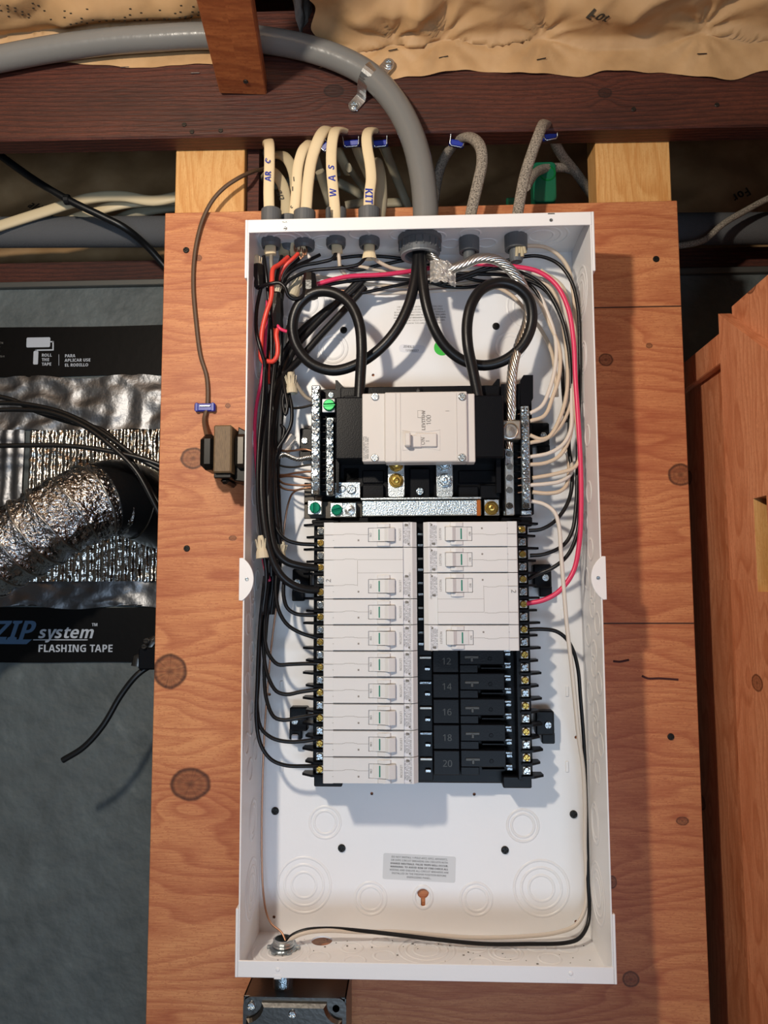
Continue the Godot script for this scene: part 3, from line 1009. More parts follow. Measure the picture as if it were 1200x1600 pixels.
	put("bent_strip", tube(PackedVector3Array(bar), 0.0016, 0.006, 8, Vector3.UP), M.galvanized, t, off)
	put("body", box2(U(224, 1044, -0.11), U(275, 1012, -0.09), 0.002), M.black_plastic, t, off)
	for p in [[229, 1001], [226, 1010]]:
		put("screw", screw(0.0035, 0.003, "slot"), M.galvanized, t, off * move(U(p[0], p[1], -0.088)))

func ring(c: Vector3, n: Vector3, r: float, k: int) -> Array:
	n = n.normalized()
	var a := n.cross(Vector3.UP).normalized()
	var b := n.cross(a)
	var out := []
	for i in k + 1: out.append(c + a * cos(TAU * i / k) * r + b * sin(TAU * i / k) * r)
	return out

# ------------------------------------------------------------------ right of the board: wooden cabinet side
func right_side() -> void:
	tag(put("cloth_cable", tube(spline(path([1050, 385, -0.16, 1075, 382, -0.16, 1100, 375, -0.155, 1130, 350, -0.15, 1160, 332, -0.15, 1210, 306, -0.15, 1260, 290, -0.15]), 0.006), 0.0045, -1.0, 10), M.cloth), "old cloth-covered cable slanting over the pipe right of the board", "cable")
	var t := thing("wooden_cabinet", "varnished pine cabinet side with a slotted stile, right of the plywood board", "cabinet", Vector3(0.36, FLOOR, 0.1))
	var off := move(-t.position)
	put("side_panel", box2(Vector3(0.342, FLOOR, -0.17), Vector3(0.35, 0.262, 0.06), 0.0005), M.amber, t, off)
	put("top_batten", box2(Vector3(0.332, 0.2375, -0.17), Vector3(0.3419, 0.272, 0.049), 0.001), M.amber_up, t, off)
	put("top_rail", box2(Vector3(0.340, 0.18, 0.049), Vector3(0.3515, 0.2965, 0.6), 0.001), M.amber, t, off)
	# stile, mitred at its head, with a slot cut through it
	var s2 := st_new()
	prism(s2, PackedVector2Array([Vector2(0.047, FLOOR), Vector2(0.2, FLOOR), Vector2(0.2, -0.012), Vector2(0.111, -0.012), Vector2(0.111, 0.079), Vector2(0.2, 0.079), Vector2(0.2, 0.184), Vector2(0.047, 0.289)]), 0.0, 0.0135, Transform3D(Basis(Vector3(0, 0, 1), Vector3(0, 1, 0), Vector3(-1, 0, 0)), Vector3(0.3399, 0, 0)))
	prism(s2, PackedVector2Array([Vector2(0.14, -0.012), Vector2(0.2, -0.012), Vector2(0.2, 0.079), Vector2(0.14, 0.079)]), 0.0, 0.0135, Transform3D(Basis(Vector3(0, 0, 1), Vector3(0, 1, 0), Vector3(-1, 0, 0)), Vector3(0.3399, 0, 0)))
	put("stile", done(s2), M.amber_up, t, off)
	put("added_side_board", box2(Vector3(0.340, FLOOR, 0.201), Vector3(0.3515, 0.1799, 0.6), 0.001), M.amber_up, t, off)  # unseen board added to keep fill light off the wall behind
	put("slot_edge", box2(Vector3(0.3268, -0.012, 0.107), Vector3(0.3398, 0.079, 0.1113)), M.pine, t, off)
	put("added_far_side", box2(Vector3(0.78, FLOOR, -0.17), Vector3(0.79, 0.262, 0.6)), M.amber, t, off)  # this and the next three boards are added unseen, to darken the slot
	put("added_top_board", box2(Vector3(0.352, 0.262, -0.17), Vector3(0.79, 0.274, 0.6)), M.amber, t, off)
	put("added_front_board", box2(Vector3(0.352, FLOOR, 0.588), Vector3(0.78, 0.2615, 0.6)), M.amber_up, t, off)
	put("added_back_board", box2(Vector3(0.351, FLOOR, -0.18), Vector3(0.79, 0.262, -0.17)), M.amber_up, t, off)

# ------------------------------------------------------------------ plywood
func backboard() -> void:
	var x0 := -0.305
	var y1 := 0.4445
	var m := uv_box(Vector3(x0, y1 - 1.25, -0.0180), Vector3(0.305, y1, -0.003), 0.0008, Vector2(0.61, 1.057), Vector2(x0, y1))
	var o := put("plywood_board", m, M.ply)
	tag(o, "orange-brown plywood backboard with dark knots carrying the panel", "board")
	for p in [[291, 391], [292, 857], [1025, 405], [1048, 1151]]:
		put("screw", screw(0.0038, 0.0016), M.black_screw, o, move(U(p[0], p[1], -0.0031)))
	var st := st_new()
	for e in [[[958, 1033], [968, 1034], [983, 1031]], [[1003, 1056], [1012, 1060], [1030, 1060], [1060, 1062]]]:
		var c := []
		for p in e: c.append(U(p[0], p[1], -0.0029))
		st.append_from(tube(spline(c, 0.004), 0.0012, 0.0003, 6), 0, Transform3D.IDENTITY)
	put("marker_stroke", st.commit(), mat("3d1414", 0.7), o)

# ------------------------------------------------------------------ steel box
const HW := 0.1815
const HH := 0.3845
const DEEP := 0.095
const SHEET := 0.0016

func knockout(radii: Array) -> ArrayMesh:
	var st := st_new()
	for r in radii:
		lathe(st, [Vector2(r - 0.0014, 0.0), Vector2(r - 0.0006, 0.0007), Vector2(r + 0.0008, 0.0007), Vector2(r + 0.0018, 0.0)], 28, Transform3D.IDENTITY, true)
	return done(st)

func enclosure() -> void:
	var t := thing("breaker_panel_box", "open white steel breaker panel box screwed to the plywood", "panel box", Vector3.ZERO)
	var W := M.steel_white as Material
	# back sheet with its keyhole
	var c := CSGCombiner3D.new()
	c.name = "back_sheet"
	t.add_child(c)
	var cut := func(mesh_size: Vector3, at: Vector3, par: Node3D, op: int, called: String):
		var b := CSGBox3D.new()
		b.name = called
		b.size = mesh_size
		b.position = at
		b.operation = op
		b.material = W
		par.add_child(b)
	var bore := func(r: float, at: Vector3, rot: Vector3, par: Node3D):
		var b := CSGCylinder3D.new()
		b.name = "hole"
		b.radius = r
		b.height = 0.02
		b.sides = 24
		b.position = at
		b.rotation = rot
		b.operation = CSGShape3D.OPERATION_SUBTRACTION
		b.material = W
		par.add_child(b, true)
	cut.call(Vector3(HW * 2, HH * 2, SHEET), Vector3(0, 0, -SHEET * 0.5), c, CSGShape3D.OPERATION_UNION, "sheet")
	var k := U(661, 1395, 0.0)
	bore.call(0.0063, k, Vector3(PI / 2, 0, 0), c)
	var k2 := U(661, 1408, 0.0)
	cut.call(Vector3(0.0048, 0.011, 0.02), Vector3(k2.x, k2.y + 0.002, 0), c, CSGShape3D.OPERATION_SUBTRACTION, "slot")
	bore.call(0.0024, Vector3(k2.x, k2.y - 0.0035, 0), Vector3(PI / 2, 0, 0), c)
	for p in [[583, 586], [740, 586], [581, 1240], [741, 1241], [428, 1433], [900, 1440], [421, 1085], [900, 1152]]:
		bore.call(0.0017, U(p[0], p[1], 0.0), Vector3(PI / 2, 0, 0), c)
	put("keyhole_rim", turned([Vector2(0.0118, 0.0), Vector2(0.0104, 0.0012), Vector2(0.0086, 0.0012), Vector2(0.0078, 0.0002)], 28, true), W, t, T(U(661, 1402, 0.0), Vector3.ZERO, Vector3(1, 1.15, 1)))
	# bottom with one open hole
	c = CSGCombiner3D.new()
	c.name = "bottom_wall"
	t.add_child(c)
	cut.call(Vector3(HW * 2, SHEET, DEEP), Vector3(0, -HH + SHEET * 0.5, DEEP * 0.5), c, CSGShape3D.OPERATION_UNION, "sheet")
	bore.call(0.0112, Vector3(-0.1085, -HH, 0.019), Vector3.ZERO, c)
	bore.call(0.0095, Vector3(U(443, 1470, 0.04).x, -HH, 0.04), Vector3.ZERO, c)
	for s in [-1.0, 1.0]:
		put("side_wall", box2(Vector3(HW * s, -HH, 0.0), Vector3((HW - SHEET) * s, HH, DEEP), 0.0004), W, t)
		for v in [-1.0, 1.0]:
			put("corner_flange", box2(Vector3((HW + 0.0002) * s, (HH + 0.0004) * v, 0.03), Vector3((HW + 0.0028) * s, (HH - 0.064) * v, DEEP), 0.0005), W, t)
		# half-round ear at mid height
		var ear := disc(0.0262, 20, Vector2(-0.0135 * 1.0, 0), -0.98, 0.98)
		ear.append(Vector2(-0.0022, 0.0215))
		ear.append(Vector2(-0.0022, -0.0215))
		var o := put("ear", plate(ear, 0.0, 0.0013, 0.0003), W, t, T(Vector3((-HW - 0.0015) , U(390, 905, DEEP).y, DEEP + 0.0002), Vector3.ZERO) if s < 0 else T(Vector3(HW + 0.0015, U(390, 905, DEEP).y, DEEP + 0.0002), Vector3(0, 0, PI)))
		put("screw", screw(0.0019, 0.0008), M.zinc, o, move(Vector3(0.0058, 0, 0.0013)))  # grey screw head added where the ear has an open hole
	put("top_wall", box2(Vector3(-HW, HH, 0.0), Vector3(HW, HH - SHEET, DEEP), 0.0004), W, t)
	put("front_lip", box2(Vector3(-HW, HH, DEEP - SHEET), Vector3(HW, HH - 0.0142, DEEP + 0.0004), 0.0004), W, t)
	put("front_lip", box2(Vector3(-HW, -HH, DEEP - SHEET), Vector3(HW, -HH + 0.0155, DEEP + 0.0004), 0.0004), W, t)
	for e in [[446, 349, 357], [861, 336, 344]]:
		put("lip_slot", box2(U(e[0] - 5, e[1] - 3, DEEP + 0.0006), U(e[0] + 5, e[1] + 0.4, DEEP - 0.002)), M.zinc, t)
		put("screw", screw(0.0019, 0.0008), M.zinc, t, move(U(e[0], e[2], DEEP + 0.0004)))  # added grey head stands in for a dark hole in the lip
	for e in [[434, 1526, 1515], [892, 1532, 1521]]:
		put("lip_slot", box2(U(e[0] - 6, e[1] - 3, DEEP + 0.0006), U(e[0] + 6, e[1] + 2.5, DEEP - 0.002), 0.0003), W, t)
		put("lip_dimple", turned([Vector2(0.0022, 0.0), Vector2(0.0016, 0.0006), Vector2(0, 0.0008)], 14), W, t, move(U(e[0], e[2], DEEP + 0.0004)))
	# knockouts
	var small := knockout([0.0168, 0.0122])
	var big := knockout([0.0292, 0.0215, 0.0134])
	var one := knockout([0.0108])
	for p in [[520, 545], [797, 541], [508, 1285], [817, 1290], [579, 1404], [744, 1405]]:
		put("knockout", small, W, t, move(U(p[0], p[1], 0.0)))
	for p in [[475, 1383], [846, 1388], [832, 478], [478, 475]]:
		put("knockout", big, W, t, move(U(p[0], p[1], 0.0)))
	for p in [[537, 516], [775, 510], [430, 1267], [896, 1272], [534, 1325], [789, 1328]]:
		put("screw", screw(0.0043, 0.0022), M.black_screw, t, move(U(p[0], p[1], 0.0)))
	var up := Vector3(PI / 2, 0, 0)
	for e in [[0.0375, 0.03, 1], [0.058, 0.055, 1], [0.078, 0.03, 1], [0.1375, 0.045, 2], [-0.105, 0.04, 0], [-0.02, 0.055, 1], [-0.065, 0.06, 1], [0.02, 0.05, 1], [-0.15, 0.05, 2]]:
		put("knockout", [small, one, big][e[2]], W, t, T(Vector3(e[0], HH - SHEET - 0.0001, e[1]), up))
	for e in [[-0.148, 0.045, 2], [-0.107, 0.055, 1], [-0.075, 0.034, 1], [-0.07, 0.062, 1], [-0.045, 0.02, 1], [-0.04, 0.05, 1], [0.003, 0.036, 2], [0.055, 0.028, 1], [0.058, 0.062, 1], [0.085, 0.04, 0], [0.118, 0.024, 1], [0.128, 0.05, 1], [0.15, 0.025, 1]]:
		put("knockout", [small, one, big][e[2]], W, t, T(Vector3(e[0], -HH + SHEET + 0.0001, e[1]), -up))
	for s in [-1.0, 1.0]:
		var xs: float = (HW - SHEET - 0.0001) * s
		var turn := Vector3(0, -PI / 2 * s, 0)
		for i in 13:
			put("knockout", one, W, t, T(Vector3(xs, 0.185 - i * 0.0305, 0.055 if i % 2 else 0.032), turn))
			if i > 5: put("knockout", one, W, t, T(Vector3(xs, 0.170 - i * 0.0305, 0.076 if i % 2 else 0.058), turn))
		put("knockout", small, W, t, T(Vector3(xs, -0.252, 0.04), turn, Vector3(1, 1.2, 1)))
		put("knockout", big, W, t, T(Vector3(xs, -0.321, 0.043), turn))
		put("knockout", big, W, t, T(Vector3(xs, 0.315, 0.045), turn))
		put("knockout", small, W, t, T(Vector3(xs, 0.243, 0.045), turn))
	# bosses pressed in the back sheet
	for p in [[440, 1072], [440, 1198], [886, 1080], [886, 1198], [879, 960]]:
		var b := box(Vector3(0.004, 0.012, 0.0016), 0.0007)
		put("pressed_boss", b, W, t, move(U(p[0], p[1], 0.0006)))
	# stickers
	var lab := put("warning_label", plate(rounded(0.0795, 0.0275, 0.002), 0.0, 0.00015), M.label_clear, t, T(U(655, 1356, 0.0), Vector3(0, 0, -0.04)))
	put("lettering", paragraph(["DO NOT INSTALL 1-POLE AFCI, GFCI, AFCI/GFCI,", "OR DFPE CIRCUIT BREAKERS ON CIRCUITS WITH", "SHARED NEUTRALS. FALSE TRIPS WILL OCCUR.", "WARNING: TO AVOID RISK OF FIRE CHECK ALL", "WIRING AND ENSURE ALL CIRCUIT BREAKERS ARE", "INSTALLED IN THE PROPER POSITION BEFORE", "ENERGIZING PANEL."], 0.00185, 0.00345, [2, 3]), M.ink, lab, T(Vector3(0, 0, 0.0002), Vector3.ZERO, Vector3(1.12, 1, 1)))
	lab = put("instruction_label", plate(rounded(0.074, 0.026, 0.002), 0.0, 0.00012), W, t, T(U(656, 492, 0.0), Vector3(0, 0, 0.0)))
	put("lettering", paragraph(["USE COPPER OR ALUMINUM CONDUCTORS ONLY", "SUITABLE FOR USE AS SERVICE EQUIPMENT WHEN", "BONDED PER INSTRUCTIONS. TIGHTEN ALL TERMINALS", "TORQUE ALL WIRING LUGS TO VALUES ON THE LABEL", "USE ONLY CIRCUIT BREAKERS LISTED FOR THIS PANEL", "MAXIMUM SHORT CIRCUIT RATING MARKED ON LABEL", "DO NOT REMOVE THIS LABEL FROM THE PANEL"], 0.0016, 0.0033, [3, 4]), M.ink_soft, lab, T(Vector3(0, 0, 0.0002), Vector3.ZERO, Vector3(1.0, 1, 1)))
	lab = put("serial_label", plate(rounded(0.031, 0.0095, 0.0045), 0.0, 0.00015), M.label_white, t, T(U(644, 545, 0.0), Vector3(0, 0, -0.07)))
	put("lettering", words("2D83L0", 0.0027, "Droid Sans"), M.ink, lab, move(Vector3(-0.004, 0.0023, 0.0003)))
	put("lettering", words("12588337", 0.0025, "Droid Sans"), M.ink, lab, move(Vector3(0.0, -0.0021, 0.0003)))
	put("green_dot_sticker", plate(disc(0.0096, 28), 0.0, 0.00015), M.sticker_green, t, move(U(691, 543, 0.0)))

# ------------------------------------------------------------------ black interior: base, terminals, bars
const SLOT := 0.02655
const TOPY := 0.0612
const LX0 := -0.1005
const RX1 := 0.0997
const COLW := 0.0965

func interior() -> void:
	var t := thing("panel_interior", "black plastic interior of the panel that carries breakers and silver bars", "panel interior", Vector3(0, -0.07, 0))
	var off := move(-t.position)
	var B := M.black_plastic as Material
	# base pan
	var st := st_new()
	cb(st, Vector3(0, -0.0735, 0.014), Vector3(0.228, 0.286, 0.022), 0.0015)
	cb(st, Vector3(0, 0.141, 0.011), Vector3(0.222, 0.15, 0.016), 0.0015)
	put("base_pan", done(st), B, t, off)
	# mounting feet
	for p in [[483, 688, 0], [472, 907, 0], [468, 1122, 0], [843, 680, 1], [846, 900, 1], [850, 1128, 1]]:
		var a := U(p[0], p[1], 0.012)
		st = st_new()
		cb(st, Vector3.ZERO, Vector3(0.02, 0.026, 0.014), 0.0015)
		cb(st, Vector3(0.004 if p[2] else -0.004, -0.017, -0.002), Vector3(0.014, 0.012, 0.009), 0.001)
		var f := put("mounting_foot", done(st), B, t, off * move(a + Vector3(0.0, 0, 0)))
		if p[1] == 1122 and p[2] == 0: put("white_tab", box(Vector3(0.0075, 0.0085, 0.004), 0.001), M.label_white, f, move(Vector3(-0.004, -0.021, 0.006)))
		put("screw", screw(0.004, 0.0022), M.zinc_bright, f, move(Vector3(0.003 if p[2] else -0.004, -0.002, 0.007)))
	# terminal blocks down both sides: troughs between fins, two screws to each space
	for side in 2:
		var sg := -1.0 if side == 0 else 1.0
		var xo := (-0.1165 if side == 0 else 0.1165)
		st = st_new()
		cb(st, Vector3(xo - sg * 0.0075, -0.0715, 0.0285), Vector3(0.015, 0.2722, 0.02), 0.001)
		cb(st, Vector3(xo - sg * 0.013, -0.0715, 0.034), Vector3(0.006, 0.2722, 0.024), 0.0006)
		cb(st, Vector3(0.1 * sg, -0.2115, 0.03), Vector3(0.03, 0.012, 0.02), 0.001)
		var tb := put("terminal_block", done(st), B, t, off)
		for i in 21:
			var y := TOPY - SLOT * 0.5 * i
			var d := 0.0225 if i % 2 == 0 else 0.0195
			var fin := PackedVector2Array([Vector2(0, 0.0), Vector2(d, 0.0), Vector2(d * 1.05, 0.012), Vector2(d * 0.55, 0.021), Vector2(0, 0.022)])
			var s := st_new()
			prism(s, fin, -0.0012, 0.0012, Transform3D(Basis(Vector3(sg, 0, 0), Vector3(0, 0, 1), Vector3(0, -1, 0)), Vector3(xo - sg * 0.0125, y, 0.028)))
			put("fin", done(s), B, tb)
		for i in 20:
			var y := TOPY - SLOT * (0.25 + 0.5 * i)
			var yellow := (i % 2 == 1) if side == 0 else (i % 2 == 0)
			var x := (U(501, 900, 0.047).x if side == 0 else U(817, 900, 0.047).x)
			var clamp_ := put("terminal_clamp", box(Vector3(0.0082, 0.0088, 0.005), 0.0006), M.lug, tb, T(Vector3(x, y, 0.0445)))
			put("screw", screw(0.0037, 0.0028), M.brass if yellow else M.screw_zinc, clamp_, T(Vector3(0, 0, 0.0024), Vector3(0, 0, rng.randf() * 3.0)))
	# open spaces 12 to 20 in the lower right
	var zf := 0.034
	for i in 5:
		var y0 := TOPY - SLOT * (5 + i)
		st = st_new()
		cb(st, Vector3(0.026, y0 - SLOT * 0.5, zf), Vector3(0.0275, SLOT - 0.0012, 0.02), 0.0008)
		cb(st, Vector3(0.0645, y0 - SLOT * 0.33, zf), Vector3(0.0475, SLOT * 0.66, 0.02), 0.0008)
		cb(st, Vector3(0.0505, y0 - SLOT * 0.83, zf - 0.001), Vector3(0.0195, SLOT * 0.32, 0.018), 0.0006)
		cb(st, Vector3(0.0745, y0 - SLOT * 0.83, zf - 0.009), Vector3(0.0275, SLOT * 0.30, 0.004), 0.0)
		cb(st, Vector3(0.076, y0 - SLOT * 0.83, zf - 0.004), Vector3(0.024, 0.0016, 0.012), 0.0003)
		var sp := put("breaker_space", done(st), B, t, off)
		put("number", words(str(12 + i * 2), 0.0068, "Droid Sans"), M.steel_dark, sp, move(Vector3(0.0268, y0 - SLOT * 0.52, zf + 0.0101)))
		# stab: a small metal blade in its slot
		st = st_new()
		cb(st, Vector3(0.0535, y0 - SLOT * 0.36, zf + 0.0102), Vector3(0.015, 0.0028, 0.0012), 0.0003)
		cb(st, Vector3(0.0537, y0 - SLOT * 0.45, zf + 0.0104), Vector3(0.0028, 0.0045, 0.0016), 0.0003)
		put("stab", done(st), M.steel_dark, sp)
		put("dimple", turned([Vector2(0.0022, 0), Vector2(0.0018, 0.0005), Vector2(0.0011, 0.0005), Vector2(0.001, 0)], 12), B, sp, move(Vector3(0.073, y0 - SLOT * 0.42, zf + 0.0101)))
		# contact jaws at the outer end
		st = st_new()
		for yy in [0.12, 0.62]:
			cb(st, Vector3(0.0915, y0 - SLOT * yy, zf + 0.004), Vector3(0.007, 0.0022, 0.008), 0.0004)
			cb(st, Vector3(0.0925, y0 - SLOT * (yy + 0.14), zf + 0.002), Vector3(0.006, 0.0032, 0.006), 0.0004)
		put("contact_jaw", done(st), M.zinc, sp)
	# spine between the two columns, with the bus contacts that show through
	st = st_new()
	cb(st, Vector3(0.0005, -0.0735, 0.030), Vector3(0.023, 0.276, 0.012), 0.0008)
	put("spine", done(st), B, t, off)
	for i in 10:
		var y := TOPY - SLOT * (i + 0.4)
		put("bus_contact", box(Vector3(0.013 if i > 4 else 0.006, 0.0028, 0.004), 0.0005), M.zinc if i % 2 == 0 else M.lug, t, off * move(Vector3(0.0045 if i > 4 else 0.0, y, 0.038)))
		put("bus_contact", box(Vector3(0.006, 0.003, 0.004), 0.0005), M.zinc_bright, t, off * move(Vector3(0.0065 if i > 4 else 0.0, y - SLOT * 0.45, 0.0385)))
	# neutral bars. x, y top, y bottom by picture, depth
	bar(t, off, 493, 606, 768, 0.052, 15, 0.0095)
	bar(t, off, 515.5, 656, 770, 0.052, 11, 0.0085)
	bar(t, off, 821.5, 638, 790, 0.052, 14, 0.009)
	# plain bar with four slotted screws under the big lug
	var pb := put("plain_bar", box2(U(789, 806, 0.05), U(802, 690, 0.058), 0.0008), M.zinc_bright, t, off)
	for y in [709.5, 729, 747, 766]:
		put("screw", screw(0.0037, 0.002, "slot"), M.screw_zinc, pb, T(U(796, y, 0.058), Vector3(0, 0, 0.9)))
	put("screw", screw(0.0034, 0.002), M.steel_dark, pb, move(U(796.5, 790.5, 0.058)))
	# big lug
	var lg := put("neutral_lug", box2(U(782.5, 692, 0.045), U(813, 656, 0.066), 0.0012), M.lug, t, off)
	put("set_screw", turned([Vector2(0.0088, 0.0), Vector2(0.0088, 0.0012), Vector2(0.0078, 0.0016), Vector2(0.0072, 0.0002), Vector2(0.0046, 0.0002), Vector2(0.0046, 0.0012), Vector2(0.0, 0.0014)], 28), M.alu, lg, move(U(797, 673.5, 0.066)))
	# bar carriers: black walls with ribs between the bars
	st = st_new()
	for e in [[489, 612, 527, 776, 0.04], [783, 606, 830, 806, 0.04]]:
		cb(st, (U(e[0], e[1], 0.03) + U(e[2], e[3], 0.03)) * 0.5, Vector3(U(e[2], e[1], 0.03).x - U(e[0], e[1], 0.03).x, U(e[0], e[1], 0.03).y - U(e[0], e[3], 0.03).y, 0.022), 0.001)
	for i in 14:
		var yy := 636.0 + i * 10.2
		for e in [[500, 511], [803, 815]]:
			var a := U(e[0], yy, 0.042)
			var b := U(e[1], yy, 0.042)
			cb(st, (a + b) * 0.5, Vector3(b.x - a.x, 0.0012, 0.012), 0.0003)
	# tall walls by the main breaker, with their horned tops
	for e in [[[524, 594], [527, 594], [541, 609], [541, 616], [566, 616], [566, 622], [531, 625], [529, 770], [525, 770]], [[781, 592], [777, 592], [766, 606], [752, 612], [752, 622], [774, 625], [776, 770], [783, 770]], [[813, 594], [818, 586], [833, 586], [833, 622], [826, 636], [812, 632]], [[783, 600], [813, 600], [813, 640], [783, 640]]]:
		var poly := PackedVector2Array()
		for p in e:
			var w := U(p[0], p[1], 0.055)
			poly.append(Vector2(w.x, w.y))
		prism(st, poly, 0.018, 0.055)
	put("bar_carrier", done(st), B, t, off)
	# green bonding screw on its white plate
	var wp := put("bonding_plate", box2(U(504, 645, 0.05), U(523, 623, 0.0535), 0.0006), M.label_white, t, off)
	put("green_screw", screw(0.0068, 0.0036, "slot"), M.green_screw, wp, T(U(514.5, 633.5, 0.0535), Vector3(0, 0, 0.05)))
	put("screw", screw(0.0034, 0.002), M.zinc, wp, move(U(517.5, 617.5, 0.053)))
	put("screw", screw(0.0038, 0.002), M.steel_dark, wp, move(U(494, 612, 0.056)))
	# lower left hardware: bent zinc strap with green screws
	var sb := put("bonding_strap", box2(U(524, 779, 0.042), U(563, 753, 0.047), 0.0006), M.zinc, t, off)
	put("screw", screw(0.0052, 0.003, "slot"), M.zinc, sb, T(U(549, 765, 0.047), Vector3(0, 0, 1.1)))
	put("dimple", turned([Vector2(0.0042, 0), Vector2(0.003, 0.0006), Vector2(0, 0.0008)], 14), M.zinc, sb, move(U(535, 764, 0.047)))
	put("steel_back_strip", box2(U(476, 811, 0.03), U(566, 783, 0.034), 0.0006), M.steel_dark, t, off)
	put("steel_back_strip", box2(U(476, 790, 0.03), U(492, 754, 0.034), 0.0006), M.steel_dark, t, off)
	for e in [[492.5, 793.5, 10.5, "teal"], [526.5, 797, 9.5, "teal"], [546.5, 797, 10.5, "nut"]]:
		var pl := put("ground_plate", box2(U(e[0] - e[2], e[1] + 12, 0.036), U(e[0] + e[2], e[1] - 12, 0.045), 0.0008), M.zinc if e[3] == "nut" else M.zinc_bright, t, off)
		if e[3] == "nut": put("rivet", turned([Vector2(0.0058, 0), Vector2(0.0056, 0.001), Vector2(0.0042, 0.0014), Vector2(0.0036, 0.0006), Vector2(0.0016, 0.001), Vector2(0, 0.0022)], 20), M.zinc_bright, pl, move(U(e[0], e[1], 0.045)))
		else: put("green_screw", screw(0.0062, 0.004, "slot"), M.teal_screw, pl, T(U(e[0], e[1], 0.045), Vector3(0, 0, 1.57 if e[0] < 500 else 0.25)))
	for x in [494, 517, 796, 822]:
		put("screw", screw(0.0036, 0.002), M.steel_dark, t, off * move(U(x, 769 if x < 600 else 790.5, 0.0585 if x > 790 else 0.057)))
	for x in [795, 822]:
		put("bar_end", box2(U(x - 9, 806, 0.04), U(x + 9, 797, 0.046), 0.0008), M.zinc, t, off)
	# silver neutral cross bar, copper-coloured end, brass nut
	put("cross_bar", box2(U(566, 807, 0.05), U(752, 781, 0.0535), 0.0008), M.zinc, t, off)
	put("cross_bar_edge", box2(U(566, 781.5, 0.03), U(752, 779.5, 0.0545), 0.0004), M.zinc_bright, t, off)
	put("copper_end", box2(U(745, 806, 0.0535), U(751, 781, 0.0545), 0.0003), M.copper_flat, t, off)
	var np := put("nut_plate", box2(U(756, 806, 0.042), U(780, 780, 0.047), 0.0006), M.zinc_bright, t, off)
	put("brass_nut", hexnut(0.0066, 0.006), M.brass, np, move(U(768, 794, 0.047)))
	# black housing under the main breaker
	st = st_new()
	cb(st, (U(530, 700, 0.02) + U(780, 778, 0.02)) * 0.5 + Vector3(0, 0, 0.004), Vector3(0.175, 0.058, 0.02), 0.001)
	for e in [[566, 757, 600, 779, 0.04], [640, 732, 672, 779, 0.046], [566, 735, 600, 755, 0.036], [716, 735, 778, 755, 0.036], [716, 760, 748, 779, 0.04], [750, 758, 782, 779, 0.042], [536, 730, 562, 752, 0.034], [487, 812, 530, 818, 0.036], [530, 808, 780, 816, 0.036], [783, 808, 832, 822, 0.04]]:
		var a := U(e[0], e[1], e[4])
		var b := U(e[2], e[3], e[4])
		cb(st, Vector3((a.x + b.x) * 0.5, (a.y + b.y) * 0.5, e[4] - 0.01), Vector3(b.x - a.x, a.y - b.y, 0.02), 0.001)
	put("lug_housing", done(st), B, t, off)
	put("screw", screw(0.0045, 0.003), M.zinc, t, off * move(U(656, 768, 0.0462)))
	for e in [[619, 0], [694.5, 1]]:
		var bl := put("bus_blade", plate(rounded(U(e[0] + 13, 700, 0.052).x - U(e[0] - 13, 700, 0.052).x, 0.05, 0.003), 0.0485, 0.052, 0.0004), M.zinc_bright, t, off * move(Vector3(U(e[0], 745, 0.052).x, U(e[0], 741, 0.052).y, 0)))
		for y in [726, 751]:
			put("nut", hexnut(0.0068, 0.0062), M.brass if e[1] == 0 else M.zinc, bl, move(Vector3(0, U(e[0], y, 0.052).y - U(e[0], 741, 0.052).y, 0.052)))

func bar(t: Node3D, off: Transform3D, px: float, y0: float, y1: float, z: float, n: int, w: float) -> void:
	var a := U(px, y0, z + 0.005)
	var b := U(px, y1, z + 0.005)
	var o := put("neutral_bar", box(Vector3(w, a.y - b.y + 0.006, 0.01), 0.0009), M.zinc, t, off * move(Vector3((a.x + b.x) * 0.5, (a.y + b.y) * 0.5, z)))
	for i in n:
		var y := (a.y - b.y) * (0.5 - (i + 0.4) / n)
		put("screw", screw(w * 0.43, 0.0034), M.screw_zinc, o, T(Vector3(0, y, 0.0046), Vector3(rng.randf_range(-0.12, 0.12), rng.randf_range(-0.12, 0.12), rng.randf() * 3.0)))

